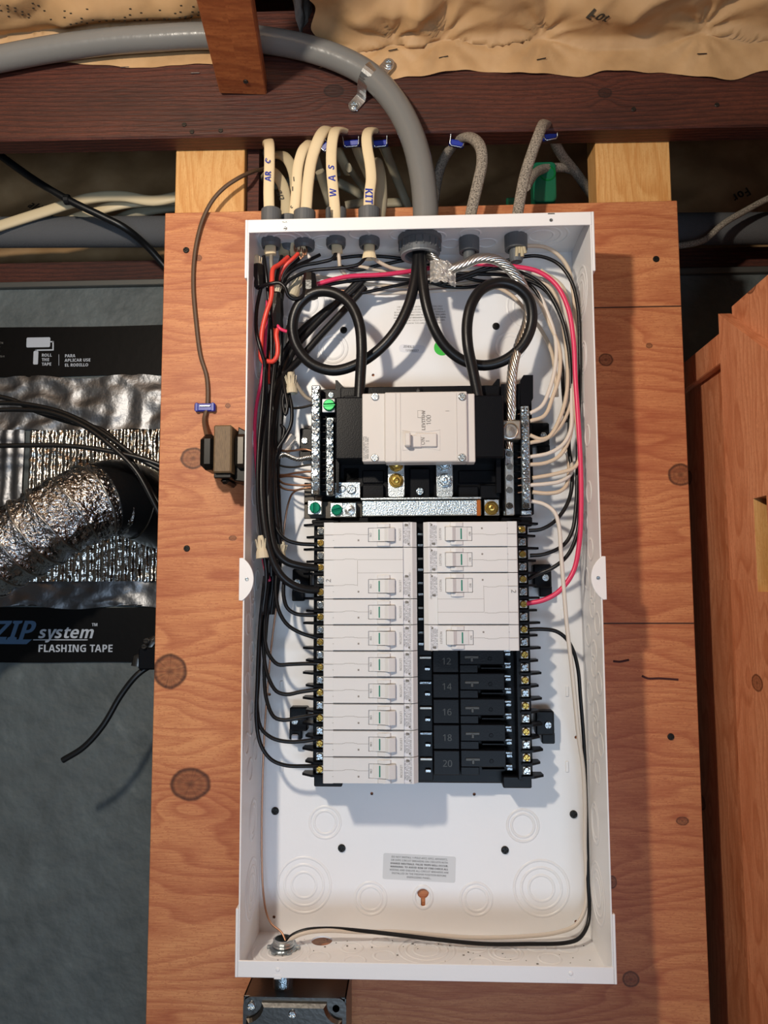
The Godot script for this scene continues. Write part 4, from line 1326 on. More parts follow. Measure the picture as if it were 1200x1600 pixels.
# ------------------------------------------------------------------ breakers
var wedge_mesh := {}
func breaker(poles: int) -> Node3D:
	# stands at its outer lower corner's base; x runs towards the middle of the panel, y up, z out
	var o := Node3D.new()
	var h := SLOT * poles
	var zt := 0.05
	var g := 0.0004
	# body: side outline pulled over the height, the inner end bevelled
	var side := PackedVector2Array([Vector2(0, 0), Vector2(COLW - 0.001, 0), Vector2(COLW, 0.012), Vector2(COLW, zt - 0.006), Vector2(COLW - 0.0045, zt - 0.001), Vector2(COLW - 0.006, zt - 0.001), Vector2(COLW * 0.855, zt - 0.001), Vector2(COLW * 0.853, zt - 0.0022), Vector2(COLW * 0.106, zt - 0.0022), Vector2(COLW * 0.1055, zt), Vector2(0.0008, zt), Vector2(0, zt - 0.0008)])
	var st := st_new()
	prism(st, side, g, h - g, Transform3D(Basis(Vector3(1, 0, 0), Vector3(0, 0, 1), Vector3(0, -1, 0)), Vector3(0, h, 0)))
	var body := put("body", done(st), M.breaker, o)
	# a raised field on the face
	var fy0 := 0.0009
	var fy1 := h - 0.0009
	var oy0 := SLOT * 0.49 - 0.0073
	var oy1 := SLOT * 0.49 + 0.0073
	var ox0 := COLW * 0.48
	var ox1 := COLW * 0.77
	st = st_new()
	for e in [[COLW * 0.1065, fy0, ox0, fy1], [ox1, fy0, COLW * 0.8535, fy1], [ox0, fy0, ox1, oy0], [ox0, oy1, ox1, fy1]]:
		cb(st, Vector3((e[0] + e[2]) * 0.5, (e[1] + e[3]) * 0.5, zt - 0.0008), Vector3(e[2] - e[0], e[3] - e[1], 0.0028))
	put("face_field", done(st), M.breaker, body)
	var zz := zt + 0.00065
	# printed lines
	st = st_new()
	var yl := h - SLOT * 0.50
	var rows := [yl] if poles == 1 else [h - SLOT * 0.48, SLOT * 0.52]
	for y in rows:
		for e in [[0.0, 0.21, 0.0], [0.21, 0.23, 0.0004], [0.23, 0.33, 0.0009], [0.33, 0.36, 0.0004], [0.36, 0.487, 0.0]]:
			if poles == 2 and e[0] == 0.36: continue
			cb(st, Vector3(COLW * (e[0] + e[1]) * 0.5, y + e[2], zz), Vector3(COLW * (e[1] - e[0]) + 0.0002, 0.00028, 0.0001))
	if poles == 2:
		cb(st, Vector3(COLW * 0.365, h * 0.5, zz), Vector3(0.00028, SLOT, 0.0001))
		cb(st, Vector3(COLW * 0.61, h - SLOT * 0.48, zz), Vector3(COLW * 0.49, 0.00028, 0.0001))
		cb(st, Vector3(COLW * 0.61, h - SLOT * 0.99, zz), Vector3(COLW * 0.49, 0.00028, 0.0001))
	cb(st, Vector3(COLW * 0.105, SLOT * 0.28, zz), Vector3(0.0013, 0.0003, 0.0001))
	cb(st, Vector3(COLW * 0.375, SLOT * 0.28, zz), Vector3(0.0018, 0.0018, 0.0001))
	put("printed_lines", done(st), M.print_grey, body)
	if poles == 2:
		put("lettering", words("2", 0.0048, "Droid Sans"), M.print_grey, body, T(Vector3(COLW * 0.05, SLOT * 0.72, zz), Vector3(0, 0, PI / 2)))
	# toggle: a dark-edged window, a rocker with a hump and a lever end
	var yc := SLOT * 0.49
	var wx := COLW * 0.625
	var prof := PackedVector2Array([Vector2(-0.0135, -0.0025), Vector2(0.0135, -0.0025), Vector2(0.0137, 0.0036), Vector2(0.0125, 0.0044), Vector2(0.0072, 0.0066), Vector2(0.0066, 0.0066), Vector2(0.003, 0.0034), Vector2(-0.002, 0.0022), Vector2(-0.0085, 0.0011), Vector2(-0.0095, 0.0005), Vector2(-0.0134, 0.0004)])
	st = st_new()
	prism(st, prof, -0.00685, 0.00685, Transform3D(Basis(Vector3(1, 0, 0), Vector3(0, 0, 1), Vector3(0, -1, 0)), Vector3(wx, yc, zt)))
	var tg := put("toggle", done(st), M.breaker, o)
	put("indicator", box(Vector3(0.0013, 0.0112, 0.0006), 0.0001), M.green_flag, tg, T(Vector3(wx - 0.0026, yc, zt + 0.0023), Vector3(0, -0.17, 0)))
	put("lettering", words("ON", 0.0021, "Droid Sans"), M.print_grey, tg, T(Vector3(wx - 0.0115, yc, zt + 0.0006), Vector3(0, 0, -PI / 2)))
	# raised collar above and below the toggle
	st = st_new()
	for sg in [-1.0, 1.0]:
		prism(st, PackedVector2Array([Vector2(-0.0065, 0), Vector2(0.0085, 0), Vector2(0.007, 0.0026), Vector2(0.002, 0.0034), Vector2(-0.005, 0.002)]), 0, 0.0036 if sg > 0 else 0.0040, Transform3D(Basis(Vector3(1, 0, 0), Vector3(0, 0, 1), Vector3(0, sg, 0)), Vector3(wx + 0.001, yc + 0.0076 * sg, zt)))
	put("collar", done(st), M.breaker, body)
	put("lettering", words("LEVITON", 0.0023, "Droid Sans"), M.print_grey, body, T(Vector3(COLW * 0.822, yc, zz), Vector3(0, 0, -PI / 2)))
	# rating label by the inner end
	var lb := put("rating_label", box(Vector3(COLW * 0.095, SLOT * 0.88, 0.0002), 0.0), M.label_white, o, move(Vector3(COLW * 0.915 - 0.0022, SLOT * 0.5, zt - 0.0009)))
	put("lettering", paragraph(["CIRCUIT BREAKER HACR", "TYPE LB 120/240V", "USE CU OR AL WIRE", "10 kA INT. RATING"], 0.00105, 0.0019), M.ink_soft, lb, T(Vector3(0.0002, 0.0008, 0.0002), Vector3(0, 0, -PI / 2)))
	put("mark", plate(disc(0.0011, 10), 0.0, 0.0001), M.ink_soft, lb, move(Vector3(0.002, -SLOT * 0.37, 0.0001)))
	put("mark", box(Vector3(0.0034, 0.0022, 0.0001)), M.ink_soft, lb, move(Vector3(0.0, SLOT * 0.37, 0.0001)))
	return o

func breakers() -> void:
	var p1 := breaker(1)
	var p2 := breaker(2)
	var names := ["topmost", "second", "third", "fourth", "fifth", "sixth", "seventh", "eighth", "lowest"]
	var at := 0
	for i in 9:
		var n := 2 if i == 1 else 1
		var o: Node3D = (p2 if n == 2 else p1).duplicate()
		o.name = numbered("double_pole_breaker" if n == 2 else "circuit_breaker")
		add_child(o)
		o.position = Vector3(LX0, TOPY - SLOT * (at + n), 0.03)
		tag(o, "tall double-pole beige breaker in the left column, fed by two thick black wires" if n == 2 else "%s beige breaker from the top in the left column" % names[i] if i > 0 and i < 8 else "%s beige breaker in the left column, switched on" % names[i], "breaker", "beige circuit breakers")
		at += n
	at = 0
	for i in 4:
		var n := 2 if i == 2 else 1
		var o: Node3D = (p2 if n == 2 else p1).duplicate()
		o.name = numbered("double_pole_breaker" if n == 2 else "circuit_breaker")
		add_child(o)
		o.position = Vector3(RX1, TOPY - SLOT * at, 0.03)
		o.rotation.z = PI
		tag(o, ["topmost beige breaker in the right column, beside the brass nut", "second beige breaker from the top in the right column", "tall double-pole beige breaker in the right column, fed by the red wire", "lowest beige breaker in the right column, above the empty space 12"][i], "breaker", "beige circuit breakers")
		at += n
	p1.free()
	p2.free()

func main_breaker() -> void:
	var t := thing("main_breaker", "large beige main breaker marked 100 above the silver bar", "breaker", U(654, 668, 0.05))
	var off := move(-t.position)
	var zf := 0.078
	# black body showing at both sides
	var st := st_new()
	cb(st, (U(533, 628, 0.05) + U(779, 722, 0.05)) * 0.5, Vector3(U(779, 0, 0.062).x - U(533, 0, 0.062).x, U(0, 628, 0.062).y - U(0, 722, 0.062).y, 0.05), 0.0015)
	cb(st, (U(536, 612, 0.04) + U(776, 626, 0.04)) * 0.5, Vector3(0.172, 0.012, 0.04), 0.001)
	put("body", done(st), M.black_plastic, t, off)
	# beige cover, three fields, middle proud
	var px := func(a, b, c, d, z0, z1, bev):
		var p := U(a, b, z1)
		var q := U(c, d, z1)
		return [Vector3(p.x, p.y, z0), Vector3(q.x, q.y, z1), bev]
	st = st_new()
	for e in [px.call(566, 615, 602, 721, 0.06, zf, 0.0008), px.call(601, 613, 731, 721, 0.06, zf + 0.004, 0.001), px.call(728, 615, 743, 722, 0.06, zf, 0.0008)]:
		cb(st, (e[0] + e[1]) * 0.5, (e[1] - e[0]).abs(), e[2])
	var cover := put("cover", done(st), M.main_cover, t, off)
	st = st_new()
	for x in [618, 625]:
		var a := U(x, 614, zf + 0.004)
		var b := U(x, 720, zf + 0.004)
		cb(st, (a + b) * 0.5, Vector3(0.0016, a.y - b.y, 0.0012), 0.0004)
	put("rib", done(st), M.main_cover, cover)
	put("field_step", box2(U(712, 614, zf + 0.0045), U(715, 720, zf + 0.003), 0.0004), M.main_cover, cover)
	for p in [[586, 620], [722, 620], [585.5, 715.5], [722, 715]]:
		var z := zf + (0.0042 if p[0] > 600 and p[0] < 731 else 0.0002)
		put("screw", screw(0.0042, 0.002), M.zinc_bright, t, off * move(U(p[0], p[1], z)))
	put("cover_notch", turned([Vector2(0.004, 0), Vector2(0.0036, 0.004), Vector2(0, 0.0045)], 14), M.black_plastic, t, off * move(U(656, 612, 0.07)))
	# handle in its hourglass frame
	var z1 := zf + 0.0042
	st = st_new()
	var hour := []
	for p in [[629, 672], [640, 674], [652, 675], [665, 674.5], [676, 673], [687, 671.5], [687, 703.5], [676, 701], [665, 699.5], [652, 700], [640, 702], [629, 703.5], [629, 672]]: hour.append(U(p[0], p[1], z1))
	for i in hour.size() - 1:
		var a: Vector3 = hour[i]
		var b: Vector3 = hour[i + 1]
		var m := (a + b) * 0.5
		cb(st, Vector3.ZERO, Vector3(a.distance_to(b) + 0.0003, 0.0005, 0.0005), 0.0, T(m, Vector3(0, 0, atan2(b.y - a.y, b.x - a.x))))
	put("handle_frame", done(st), M.main_cover, cover)
	st = st_new()
	var hc := U(666, 688, z1)
	cb(st, hc + Vector3(0, 0, 0.001), Vector3(0.022, 0.0145, 0.003), 0.0008)
	var hl := U(637, 686.5, z1 + 0.008)
	cb(st, hl + Vector3(0, 0, -0.004), Vector3(0.0062, 0.0145, 0.012), 0.0012)
	cb(st, U(650, 690, z1) + Vector3(0, 0, 0.001), Vector3(0.012, 0.013, 0.004), 0.001)
	put("handle", done(st), M.main_cover, t, off)
	put("lettering", words("LEVITON", 0.0036, "Droid Sans", true), M.print_grey, cover, T(U(661.5, 657, z1 + 0.0001), Vector3(0, 0, PI / 2)))
	put("lettering", words("100", 0.0048, "Droid Sans"), M.print_grey, cover, T(U(669.5, 656, z1 + 0.0001), Vector3(0, 0, PI / 2)))
	put("lettering", words("ON", 0.004, "Droid Sans"), M.print_grey, t, off * T(U(660.5, 689, z1 + 0.0028), Vector3(0, 0, PI / 2)))
	put("lettering", words("I", 0.0034, "Droid Sans"), M.print_grey, t, off * T(U(668, 689, z1 + 0.0028), Vector3(0, 0, PI / 2)))
	put("lettering", paragraph(["CIRCUIT BREAKER TYPE", "100A 120/240 V~ 50/60", "WIRE SIZE 4-1/0 AWG"], 0.0012, 0.0021), M.ink_soft, cover, T(U(571.5, 700, zf + 0.0002), Vector3(0, 0, PI / 2)))
	put("logo_square", plate(PackedVector2Array([Vector2(-0.003, -0.004), Vector2(0.003, -0.004), Vector2(0.003, 0.004), Vector2(-0.003, 0.004)]), 0.0, 0.0001), M.print_grey, cover, move(U(657, 647, z1 - 0.00002)))
	put("logo_square", plate(PackedVector2Array([Vector2(-0.0026, -0.0036), Vector2(0.0026, -0.0036), Vector2(0.0026, 0.0036), Vector2(-0.0026, 0.0036)]), 0.0, 0.0001), M.main_cover, cover, move(U(657, 647, z1 + 0.00004)))
	put("printed_mark", box(Vector3(0.004, 0.0004, 0.0001)), M.print_grey, cover, move(U(699, 642, z1 + 0.0001)))
	# wire lugs at the top corners, under the thick cables
	for p in [[552, 630], [757, 630]]:
		put("wire_lug", box(Vector3(0.019, 0.012, 0.02), 0.001), M.black_plastic, t, off * move(U(p[0], p[1], 0.062)))

# ------------------------------------------------------------------ wires and cables
func wire(called: String, pts: Array, r: float, m: Material, label: String, category: String, group := "", rt := -1.0, n := 8, step := 0.004, face := Vector3.BACK) -> MeshInstance3D:
	var o := put(called, tube(spline(path(pts), step), r, rt, n, face), m)
	tag(o, label, category, group)
	return o

func stranded(c: PackedVector3Array, r: float, strands: int, pitch: float) -> ArrayMesh:
	var f := frames(c)
	var st := st_new()
	for k in strands:
		var pts := PackedVector3Array()
		var run := 0.0
		for i in c.size():
			if i: run += c[i].distance_to(c[i - 1])
			var a := TAU * (float(k) / strands + run / pitch)
			pts.append(c[i] + (f[i][1] * cos(a) + f[i][2] * sin(a)) * r * 0.68)
		st.append_from(tube(pts, r * 0.34, -1.0, 6), 0, Transform3D.IDENTITY)
	st.append_from(tube(c, r * 0.6, -1.0, 6), 0, Transform3D.IDENTITY)
	return st.commit()

func service_cables() -> void:
	# grey jacketed service cable over the beam and down into the box
	var o := put("service_cable", tube(spline(path([-60, 104, 0.03, 0, 92, 0.03, 80, 77, 0.03, 160, 66, 0.03, 240, 60, 0.03, 320, 56, 0.03, 400, 61, 0.03, 470, 73, 0.03, 530, 92, 0.031, 580, 120, 0.032, 618, 162, 0.035, 643, 210, 0.04, 656, 255, 0.044, 663, 300, 0.046, 665, 345, 0.047, 661, 372, 0.047]), 0.008), 0.0145, -1.0, 24), M.se_cable)
	tag(o, "thick grey service cable curving across the beam into the box top", "cable")
	# strap clamp with two screws
	var t := thing("pipe_strap", "shiny metal strap clamping the grey service cable to the beam", "strap", U(580, 122, 0.03))
	var off := move(-t.position)
	var along := (U(600, 140, 0.032) - U(560, 108, 0.032)).normalized()
	var across := along.cross(Vector3.BACK).normalized()
	if across.y < 0: across = -across
	var hoop := PackedVector3Array()
	var cc := U(579, 121, 0.031)
	hoop.append(cc - across * 0.034 + Vector3(0, 0, -0.0175))
	hoop.append(cc - across * 0.0185 + Vector3(0, 0, -0.0165))
	for i in 15:
		var a := PI * i / 14.0
		hoop.append(cc - across * cos(a) * 0.0163 + Vector3(0, 0, sin(a) * 0.0163 - 0.001 - 0.010 * (1.0 - sin(a))))
	hoop.append(cc + across * 0.0185 + Vector3(0, 0, -0.0105))
	hoop.append(cc + across * 0.032 + Vector3(0, 0, -0.0112))
	var f := []
	var st := st_new()
	st.set_smooth_group(-1)
	var w := 0.0068
	for i in hoop.size() - 1:
		var a := hoop[i]
		var b := hoop[i + 1]
		var nn := (b - a).cross(along).normalized()
		if nn.z < 0 and i in [0, 1, hoop.size() - 2]: nn = -nn
		var up := nn * 0.0008
		quad(st, a - along * w + up, a + along * w + up, b + along * w + up, b - along * w + up, up)
		quad(st, a - along * w - up, a + along * w - up, b + along * w - up, b - along * w - up, -up)
		quad(st, a - along * w - up, a - along * w + up, b - along * w + up, b - along * w - up, -along)
		quad(st, a + along * w - up, a + along * w + up, b + along * w + up, b + along * w - up, along)
	put("band", done(st), M.strap_metal, t, off)
	for i in [[-1.0, -0.0165], [1.0, -0.0102]]:
		var e: Vector3 = cc + across * 0.0315 * i[0] + Vector3(0, 0, i[1])
		put("tab_end", plate(disc(0.0068, 20), -0.0008, 0.0008, 0.0002), M.strap_metal, t, off * move(e))
		put("screw", screw(0.0044, 0.0026), M.zinc_bright, t, off * move(e + Vector3(0, 0, 0.0008)))
	# big grey compression connector where the cable enters
	t = thing("cable_connector", "large grey ribbed connector gripping the service cable inside the box top", "connector", U(656, 384, 0.047))
	st = st_new()
	lathe(st, [Vector2(0.0225, 0.012), Vector2(0.0245, 0.011), Vector2(0.0245, 0.004), Vector2(0.0225, 0.003), Vector2(0.0225, -0.008), Vector2(0.0215, -0.011), Vector2(0.0165, -0.011), Vector2(0.0150, -0.009), Vector2(0.0150, 0.0)], 36)
	for i in 18:
		var a := TAU * i / 18.0
		cb(st, Vector3.ZERO, Vector3(0.0022, 0.0014, 0.0095), 0.0004, T(Vector3(cos(a) * 0.0228, sin(a) * 0.0228, -0.0025), Vector3(0, 0, a)))
	put("nut", done(st), M.grey_pvc, t, T(Vector3(0, 0, 0), Vector3(-PI / 2, 0, 0)))
	put("rim", turned([Vector2(0.0216, -0.0112), Vector2(0.0212, -0.0128), Vector2(0.0170, -0.0128), Vector2(0.0165, -0.0112)], 32), M.grey_pvc_light, t, T(Vector3.ZERO, Vector3(-PI / 2, 0, 0)))
	# two thick black conductors, each with a loop
	wire("service_conductor", [653, 385, 0.05, 652, 408, 0.052, 648, 440, 0.055, 638, 478, 0.056, 618, 517, 0.055, 590, 548, 0.052, 556, 570, 0.05, 520, 579, 0.05, 486, 568, 0.052, 463, 540, 0.055, 457, 507, 0.058, 468, 475, 0.061, 492, 457, 0.064, 520, 457, 0.067, 546, 474, 0.07, 561, 505, 0.072, 565, 545, 0.072, 563, 590, 0.068, 561, 628, 0.066], 0.0059, M.wire_thick, "thick black conductor looped on the left side above the main breaker", "conductor", "service conductors", -1.0, 16)
	wire("service_conductor", [657, 385, 0.05, 658, 410, 0.054, 661, 445, 0.057, 667, 480, 0.058, 679, 515, 0.056, 698, 544, 0.053, 725, 564, 0.05, 757, 571, 0.05, 790, 562, 0.052, 818, 537, 0.055, 831, 503, 0.058, 826, 468, 0.062, 806, 448, 0.065, 780, 442, 0.067, 753, 452, 0.07, 737, 475, 0.072, 730, 505, 0.072, 731, 540, 0.072, 739, 580, 0.069, 749, 628, 0.066], 0.0059, M.wire_thick, "thick black conductor looped on the right side above the main breaker", "conductor", "service conductors", -1.0, 16)
	o = put("bare_neutral_conductor", stranded(spline(path([668, 392, 0.05, 680, 408, 0.056, 700, 420, 0.06, 722, 414, 0.062, 748, 404, 0.063, 775, 406, 0.062, 800, 424, 0.06, 818, 450, 0.056, 826, 478, 0.052, 823, 505, 0.05, 812, 535, 0.052, 803, 565, 0.056, 799, 600, 0.058, 798, 640, 0.058, 797, 660, 0.057]), 0.003), 0.0056, 9, 0.05), M.alu)
	tag(o, "bare twisted aluminium neutral conductor running to the big square lug", "conductor")
	o = put("strand_tail", stranded(spline(path([795, 692, 0.057, 794, 703, 0.058]), 0.002), 0.005, 8, 0.05), M.alu)
	o.reparent(get_node("bare_neutral_conductor"))
	o.name = "strand_tail"
	# crumpled clear-silver tape at the throat
	o = put("silver_wrap", sheet(24, 24, func(u: float, v: float):
		var a := U(lerpf(672, 712, u), lerpf(408, 442, v) + 6.0 * u, 0.06)
		return a + Vector3(0, 0, 0.007 * crumple.get_noise_2d(u * 4.0, v * 5.0) + 0.008 * sin(u * PI))), mat("b9b4ae", 0.3, 0.25))
	tag(o, "crumpled silvery wrap where the bare conductor leaves the connector", "wrap")

# ------------------------------------------------------------------ cables from the beam to the box top
func clamp_block(at: Vector3, w: float, label: String, open_front := true, tall := 0.029) -> void:
	var t := thing("cable_clamp", label, "clamp", at, "grey plastic cable clamps in the box top")
	var q := PackedVector2Array()
	for i in 19:
		var a := lerpf(-0.9, PI + 0.9, i / 18.0) - 0.0
		q.append(Vector2(cos(a), -sin(a)) * w)
	for i in 19:
		var a := lerpf(PI + 0.9, -0.9, i / 18.0)
		q.append(Vector2(cos(a), -sin(a)) * (w - 0.003))
	# an open cup: the gap looks at the viewer (or away from it)
	var st := st_new()
	prism(st, q, -0.004, tall, T(Vector3.ZERO, Vector3(-PI / 2, PI if open_front else 0.0, 0)), 0.0006)
	lathe(st, [Vector2(w * 0.6, -0.004), Vector2(w * 1.12, -0.004), Vector2(w * 1.12, -0.0015), Vector2(w, -0.0008)], 24, T(Vector3.ZERO, Vector3(-PI / 2, 0, 0)))
	put("collar", done(st), M.grey_pvc, t)
	st = st_new()
	lathe(st, [Vector2(w * 0.94, -0.004), Vector2(w * 0.94, -0.012), Vector2(w * 0.86, -0.015), Vector2(w * 0.7, -0.015), Vector2(w * 0.7, -0.006)], 24, T(Vector3.ZERO, Vector3(-PI / 2, 0, 0)))
	put("ferrule", done(st), M.grey_pvc, t)

func ink_on(o: Node3D, text: String, px: float, py: float, z: float, cap: float, turn: float, m: Material) -> void:
	put("lettering", words(text, cap, "Droid Sans", true, 0.1, 0.0002), m, o, T(U(px, py, z), Vector3(0, 0, turn)))

func cables_above() -> void:
	var g := "cream jacketed cables entering the box top"
	var nm := func(pts, label, m: Material = M.nm, rw := 0.0062, rt := 0.0032):
		return wire("nonmetallic_cable", pts, rw, m, label, "cable", g, rt, 12, 0.005)
	var o: MeshInstance3D = nm.call([423, 398, 0.052, 422, 372, 0.05, 421, 335, 0.05, 420, 300, 0.05, 421, 260, 0.048, 421, 232, 0.042, 420, 222, 0.026, 418, 224, 0.0, 418, 236, -0.05, 410, 270, -0.1, 395, 300, -0.14], "foremost cream cable with blue handwriting nearest the thermostat wire")
	ink_on(o, "C", 418, 251, 0.0525, 0.0062, PI / 2 - 0.4, M.marker)
	ink_on(o, "AR", 418.5, 275, 0.0535, 0.0068, PI / 2, M.marker)
	o = nm.call([444, 398, 0.04, 443, 372, 0.036, 445, 345, 0.033, 447, 315, 0.031, 442, 290, 0.028, 432, 274, 0.022, 422, 268, 0.0, 410, 280, -0.06], "shorter cream cable with black handwriting just right of the foremost one", M.nm_dull_and_shaded)
	ink_on(o, "3/2", 438, 305, 0.0345, 0.006, -1.2, M.marker_black)
	o = nm.call([462, 398, 0.04, 458, 372, 0.038, 460, 335, 0.036, 463, 300, 0.036, 466, 260, 0.036, 473, 236, 0.034, 482, 226, 0.024, 486, 224, 0.0, 488, 232, -0.05, 500, 270, -0.12], "cream cable with green stains at the round clamp's left edge")
	ink_on(o, "l", 459, 280, 0.0395, 0.005, 0.2, M.marker_black)
	ink_on(o, "l", 457, 295, 0.0395, 0.005, 0.1, M.marker_black)
	ink_on(o, "c", 455, 323, 0.0395, 0.004, 0.9, M.marker_black)
	nm.call([470, 398, 0.046, 472, 372, 0.046, 478, 330, 0.046, 481, 290, 0.046, 487, 250, 0.045, 498, 218, 0.042, 507, 205, 0.028, 514, 204, 0.005, 520, 220, -0.04, 545, 270, -0.1], "long cream cable leaning right from the round clamp up to the beam", M.nm, 0.0066, 0.0042)
	nm.call([452, 330, 0.024, 461, 290, 0.022, 456, 262, 0.02, 446, 246, 0.012, 432, 242, -0.01, 420, 246, -0.05], "cream cable bending left behind the leaning pair of cables", M.nm_dull_and_shaded)
	o = nm.call([527, 396, 0.045, 525, 365, 0.045, 524, 335, 0.045, 521, 300, 0.045, 518, 265, 0.045, 518, 235, 0.044, 521, 212, 0.04, 527, 203, 0.026, 540, 206, 0.006, 551, 218, -0.01, 562, 245, -0.05, 580, 285, -0.1], "cream cable with three blue handwritten letters below the beam")
	ink_on(o, "S", 517.5, 261, 0.0485, 0.0072, 1.4, M.marker)
	ink_on(o, "A", 518.5, 278, 0.0485, 0.008, PI / 2, M.marker)
	ink_on(o, "W", 520, 301, 0.0485, 0.0075, PI / 2, M.marker)
	o = nm.call([577, 392, 0.045, 577, 365, 0.045, 576, 335, 0.045, 577, 305, 0.045, 580, 280, 0.045, 578, 255, 0.045, 574, 232, 0.044, 573, 214, 0.04, 578, 204, 0.026, 586, 206, 0.006, 594, 220, -0.012, 606, 245, -0.05, 622, 285, -0.1], "cream cable lettered KIT in blue, left of the grey service cable")
	ink_on(o, "KIT", 576.5, 306, 0.0485, 0.0085, -PI / 2, M.marker)
	nm.call([590, 350, 0.02, 594, 310, 0.018, 592, 275, 0.012, 586, 255, -0.01, 580, 262, -0.04], "dull cable hidden behind the cable lettered KIT", M.nm_grey_and_shaded, 0.0085, 0.006)
	# cables in the space behind, their shade put into a darker jacket colour
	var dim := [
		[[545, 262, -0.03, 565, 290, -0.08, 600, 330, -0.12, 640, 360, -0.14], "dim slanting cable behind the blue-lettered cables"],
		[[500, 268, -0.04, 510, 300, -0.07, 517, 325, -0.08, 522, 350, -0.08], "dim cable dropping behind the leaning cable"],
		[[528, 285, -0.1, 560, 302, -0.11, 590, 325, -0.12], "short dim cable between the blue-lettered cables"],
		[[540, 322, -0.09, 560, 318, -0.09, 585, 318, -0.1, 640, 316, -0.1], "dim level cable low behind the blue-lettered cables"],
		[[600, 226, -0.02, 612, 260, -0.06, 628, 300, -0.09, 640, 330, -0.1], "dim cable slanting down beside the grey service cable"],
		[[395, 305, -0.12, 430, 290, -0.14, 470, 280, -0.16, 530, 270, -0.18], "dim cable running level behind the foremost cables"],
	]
	for e in dim: wire("nonmetallic_cable", e[0], 0.006, M.nm_grey_and_shaded, e[1], "cable", "dim cables behind the beam", 0.0038, 10, 0.008)
	# old cloth-covered cables on the right
	var cg := "old cloth-covered cables"
	wire("cloth_cable", [733, 400, 0.04, 733, 372, 0.04, 734, 345, 0.04, 740, 315, 0.04, 747, 285, 0.04, 753, 255, 0.038, 751, 232, 0.034, 741, 218, 0.024, 728, 214, 0.01, 715, 220, -0.01, 700, 238, -0.03, 688, 262, -0.05, 680, 300, -0.07, 676, 350, -0.08], 0.0064, M.cloth, "speckled cloth cable hooking over beside the grey service cable", "cable", cg, 0.005, 12)
	wire("cloth_cable", [806, 385, 0.045, 807, 350, 0.045, 812, 315, 0.045, 820, 275, 0.045, 831, 240, 0.044, 842, 210, 0.038, 848, 196, 0.024, 855, 196, 0.004, 862, 212, -0.02, 876, 240, -0.05, 900, 270, -0.08, 925, 305, -0.1], 0.0062, M.cloth, "speckled cloth cable leaning right beside the green plastic box", "cable", cg, 0.005, 12)
	wire("cloth_cable", [822, 292, -0.01, 835, 272, -0.03, 850, 264, -0.05, 880, 262, -0.07, 900, 268, -0.09], 0.0058, M.cloth, "cloth cable stub with torn end passing through the green box", "cable", cg)
	# blue insulated staples under the beam
	for e in [[507, 228, 12, 0.7], [549, 222, 22, 0.05], [594, 222, 20, 0.05], [714, 222, 20, -0.2], [859, 211, 19, 0.15]]:
		var t := thing("cable_staple", ["blue insulated staple under the beam over the leaning cream cable", "blue insulated staple under the beam between the two blue-lettered cables", "blue insulated staple under the beam right of the cable lettered KIT", "blue insulated staple holding the hooked cloth cable", "blue insulated staple holding the cloth cable above the green box"][[507, 549, 594, 714, 859].find(e[0])], "staple", U(e[0], e[1], 0.0), "blue staples")
		var w: float = e[2] * 0.00073
		var st := st_new()
		cb(st, Vector3(0, -0.002, 0), Vector3(w * 1.25, 0.007, 0.009), 0.0012, T(Vector3.ZERO, Vector3(0.3, 0, e[3])))
		put("saddle", done(st), M.blue, t)
		st = st_new()
		var c := PackedVector3Array([Vector3(-w * 0.62, 0.009, 0.0052), Vector3(-w * 0.55, -0.004, 0.0056), Vector3(-w * 0.4, -0.0062, 0.0058), Vector3(w * 0.4, -0.0062, 0.0058), Vector3(w * 0.55, -0.004, 0.0056), Vector3(w * 0.62, 0.009, 0.0052)])
		put("wire_crown", tube(c, 0.0009, -1.0, 6), M.staple, t, T(Vector3.ZERO, Vector3(0.3, 0, e[3])))
	# grey clamps standing in the box top
	var y := HH + 0.004
	for e in [[424, 0.05, 0.0115, "grey clamp gripping the foremost cream cable", false], [476, 0.044, 0.0125, "round grey clamp gripping the leaning pair of cream cables", false], [525, 0.048, 0.0118, "split grey clamp gripping the cable with three blue letters", true], [577, 0.046, 0.0125, "grey clamp gripping the cable lettered KIT", false], [451, 0.032, 0.0115, "grey clamp set back between the two leftmost front clamps", false]]:
		var p := U(e[0], 340, e[1])
		clamp_block(Vector3(p.x, y, e[1]), e[2], e[3], e[4])
	# grey bushings that show inside
	for e in [[733, 380, 0.042, 0.0112, "short round grey bushing under the hooked cloth cable"], [806, 370, 0.046, 0.0125, "round grey bushing that the leaning cloth cable comes through"]]:
		var p := U(e[0], e[1], e[2])
		var t := thing("bushing", e[4], "bushing", Vector3(p.x, HH - 0.006, e[2]), "grey round bushings")
		put("sleeve", turned([Vector2(e[3] * 0.7, -0.012), Vector2(e[3], -0.012), Vector2(e[3] * 1.02, -0.006), Vector2(e[3] * 1.02, 0.004), Vector2(e[3] * 0.8, 0.004)], 28), M.grey_pvc, t, T(Vector3.ZERO, Vector3(-PI / 2, 0, 0)))
		put("gland", turned([Vector2(e[3] * 0.6, -0.009), Vector2(e[3] * 0.62, -0.022), Vector2(e[3] * 0.5, -0.026), Vector2(0, -0.024)], 18), M.grey_pvc, t, T(Vector3.ZERO, Vector3(-PI / 2, 0, 0)))
	var cl := U(812, 325, 0.045)
	var cp := thing("cable_clamp", "grey collar on top of the box round the leaning cloth cable", "clamp", Vector3(cl.x, HH, 0.045), "grey plastic cable clamps in the box top")
	put("collar", turned([Vector2(0.0125, 0.0), Vector2(0.0122, 0.003), Vector2(0.008, 0.008), Vector2(0.006, 0.008)], 24), M.grey_pvc, cp, T(Vector3.ZERO, Vector3(-PI / 2, 0, 0)))
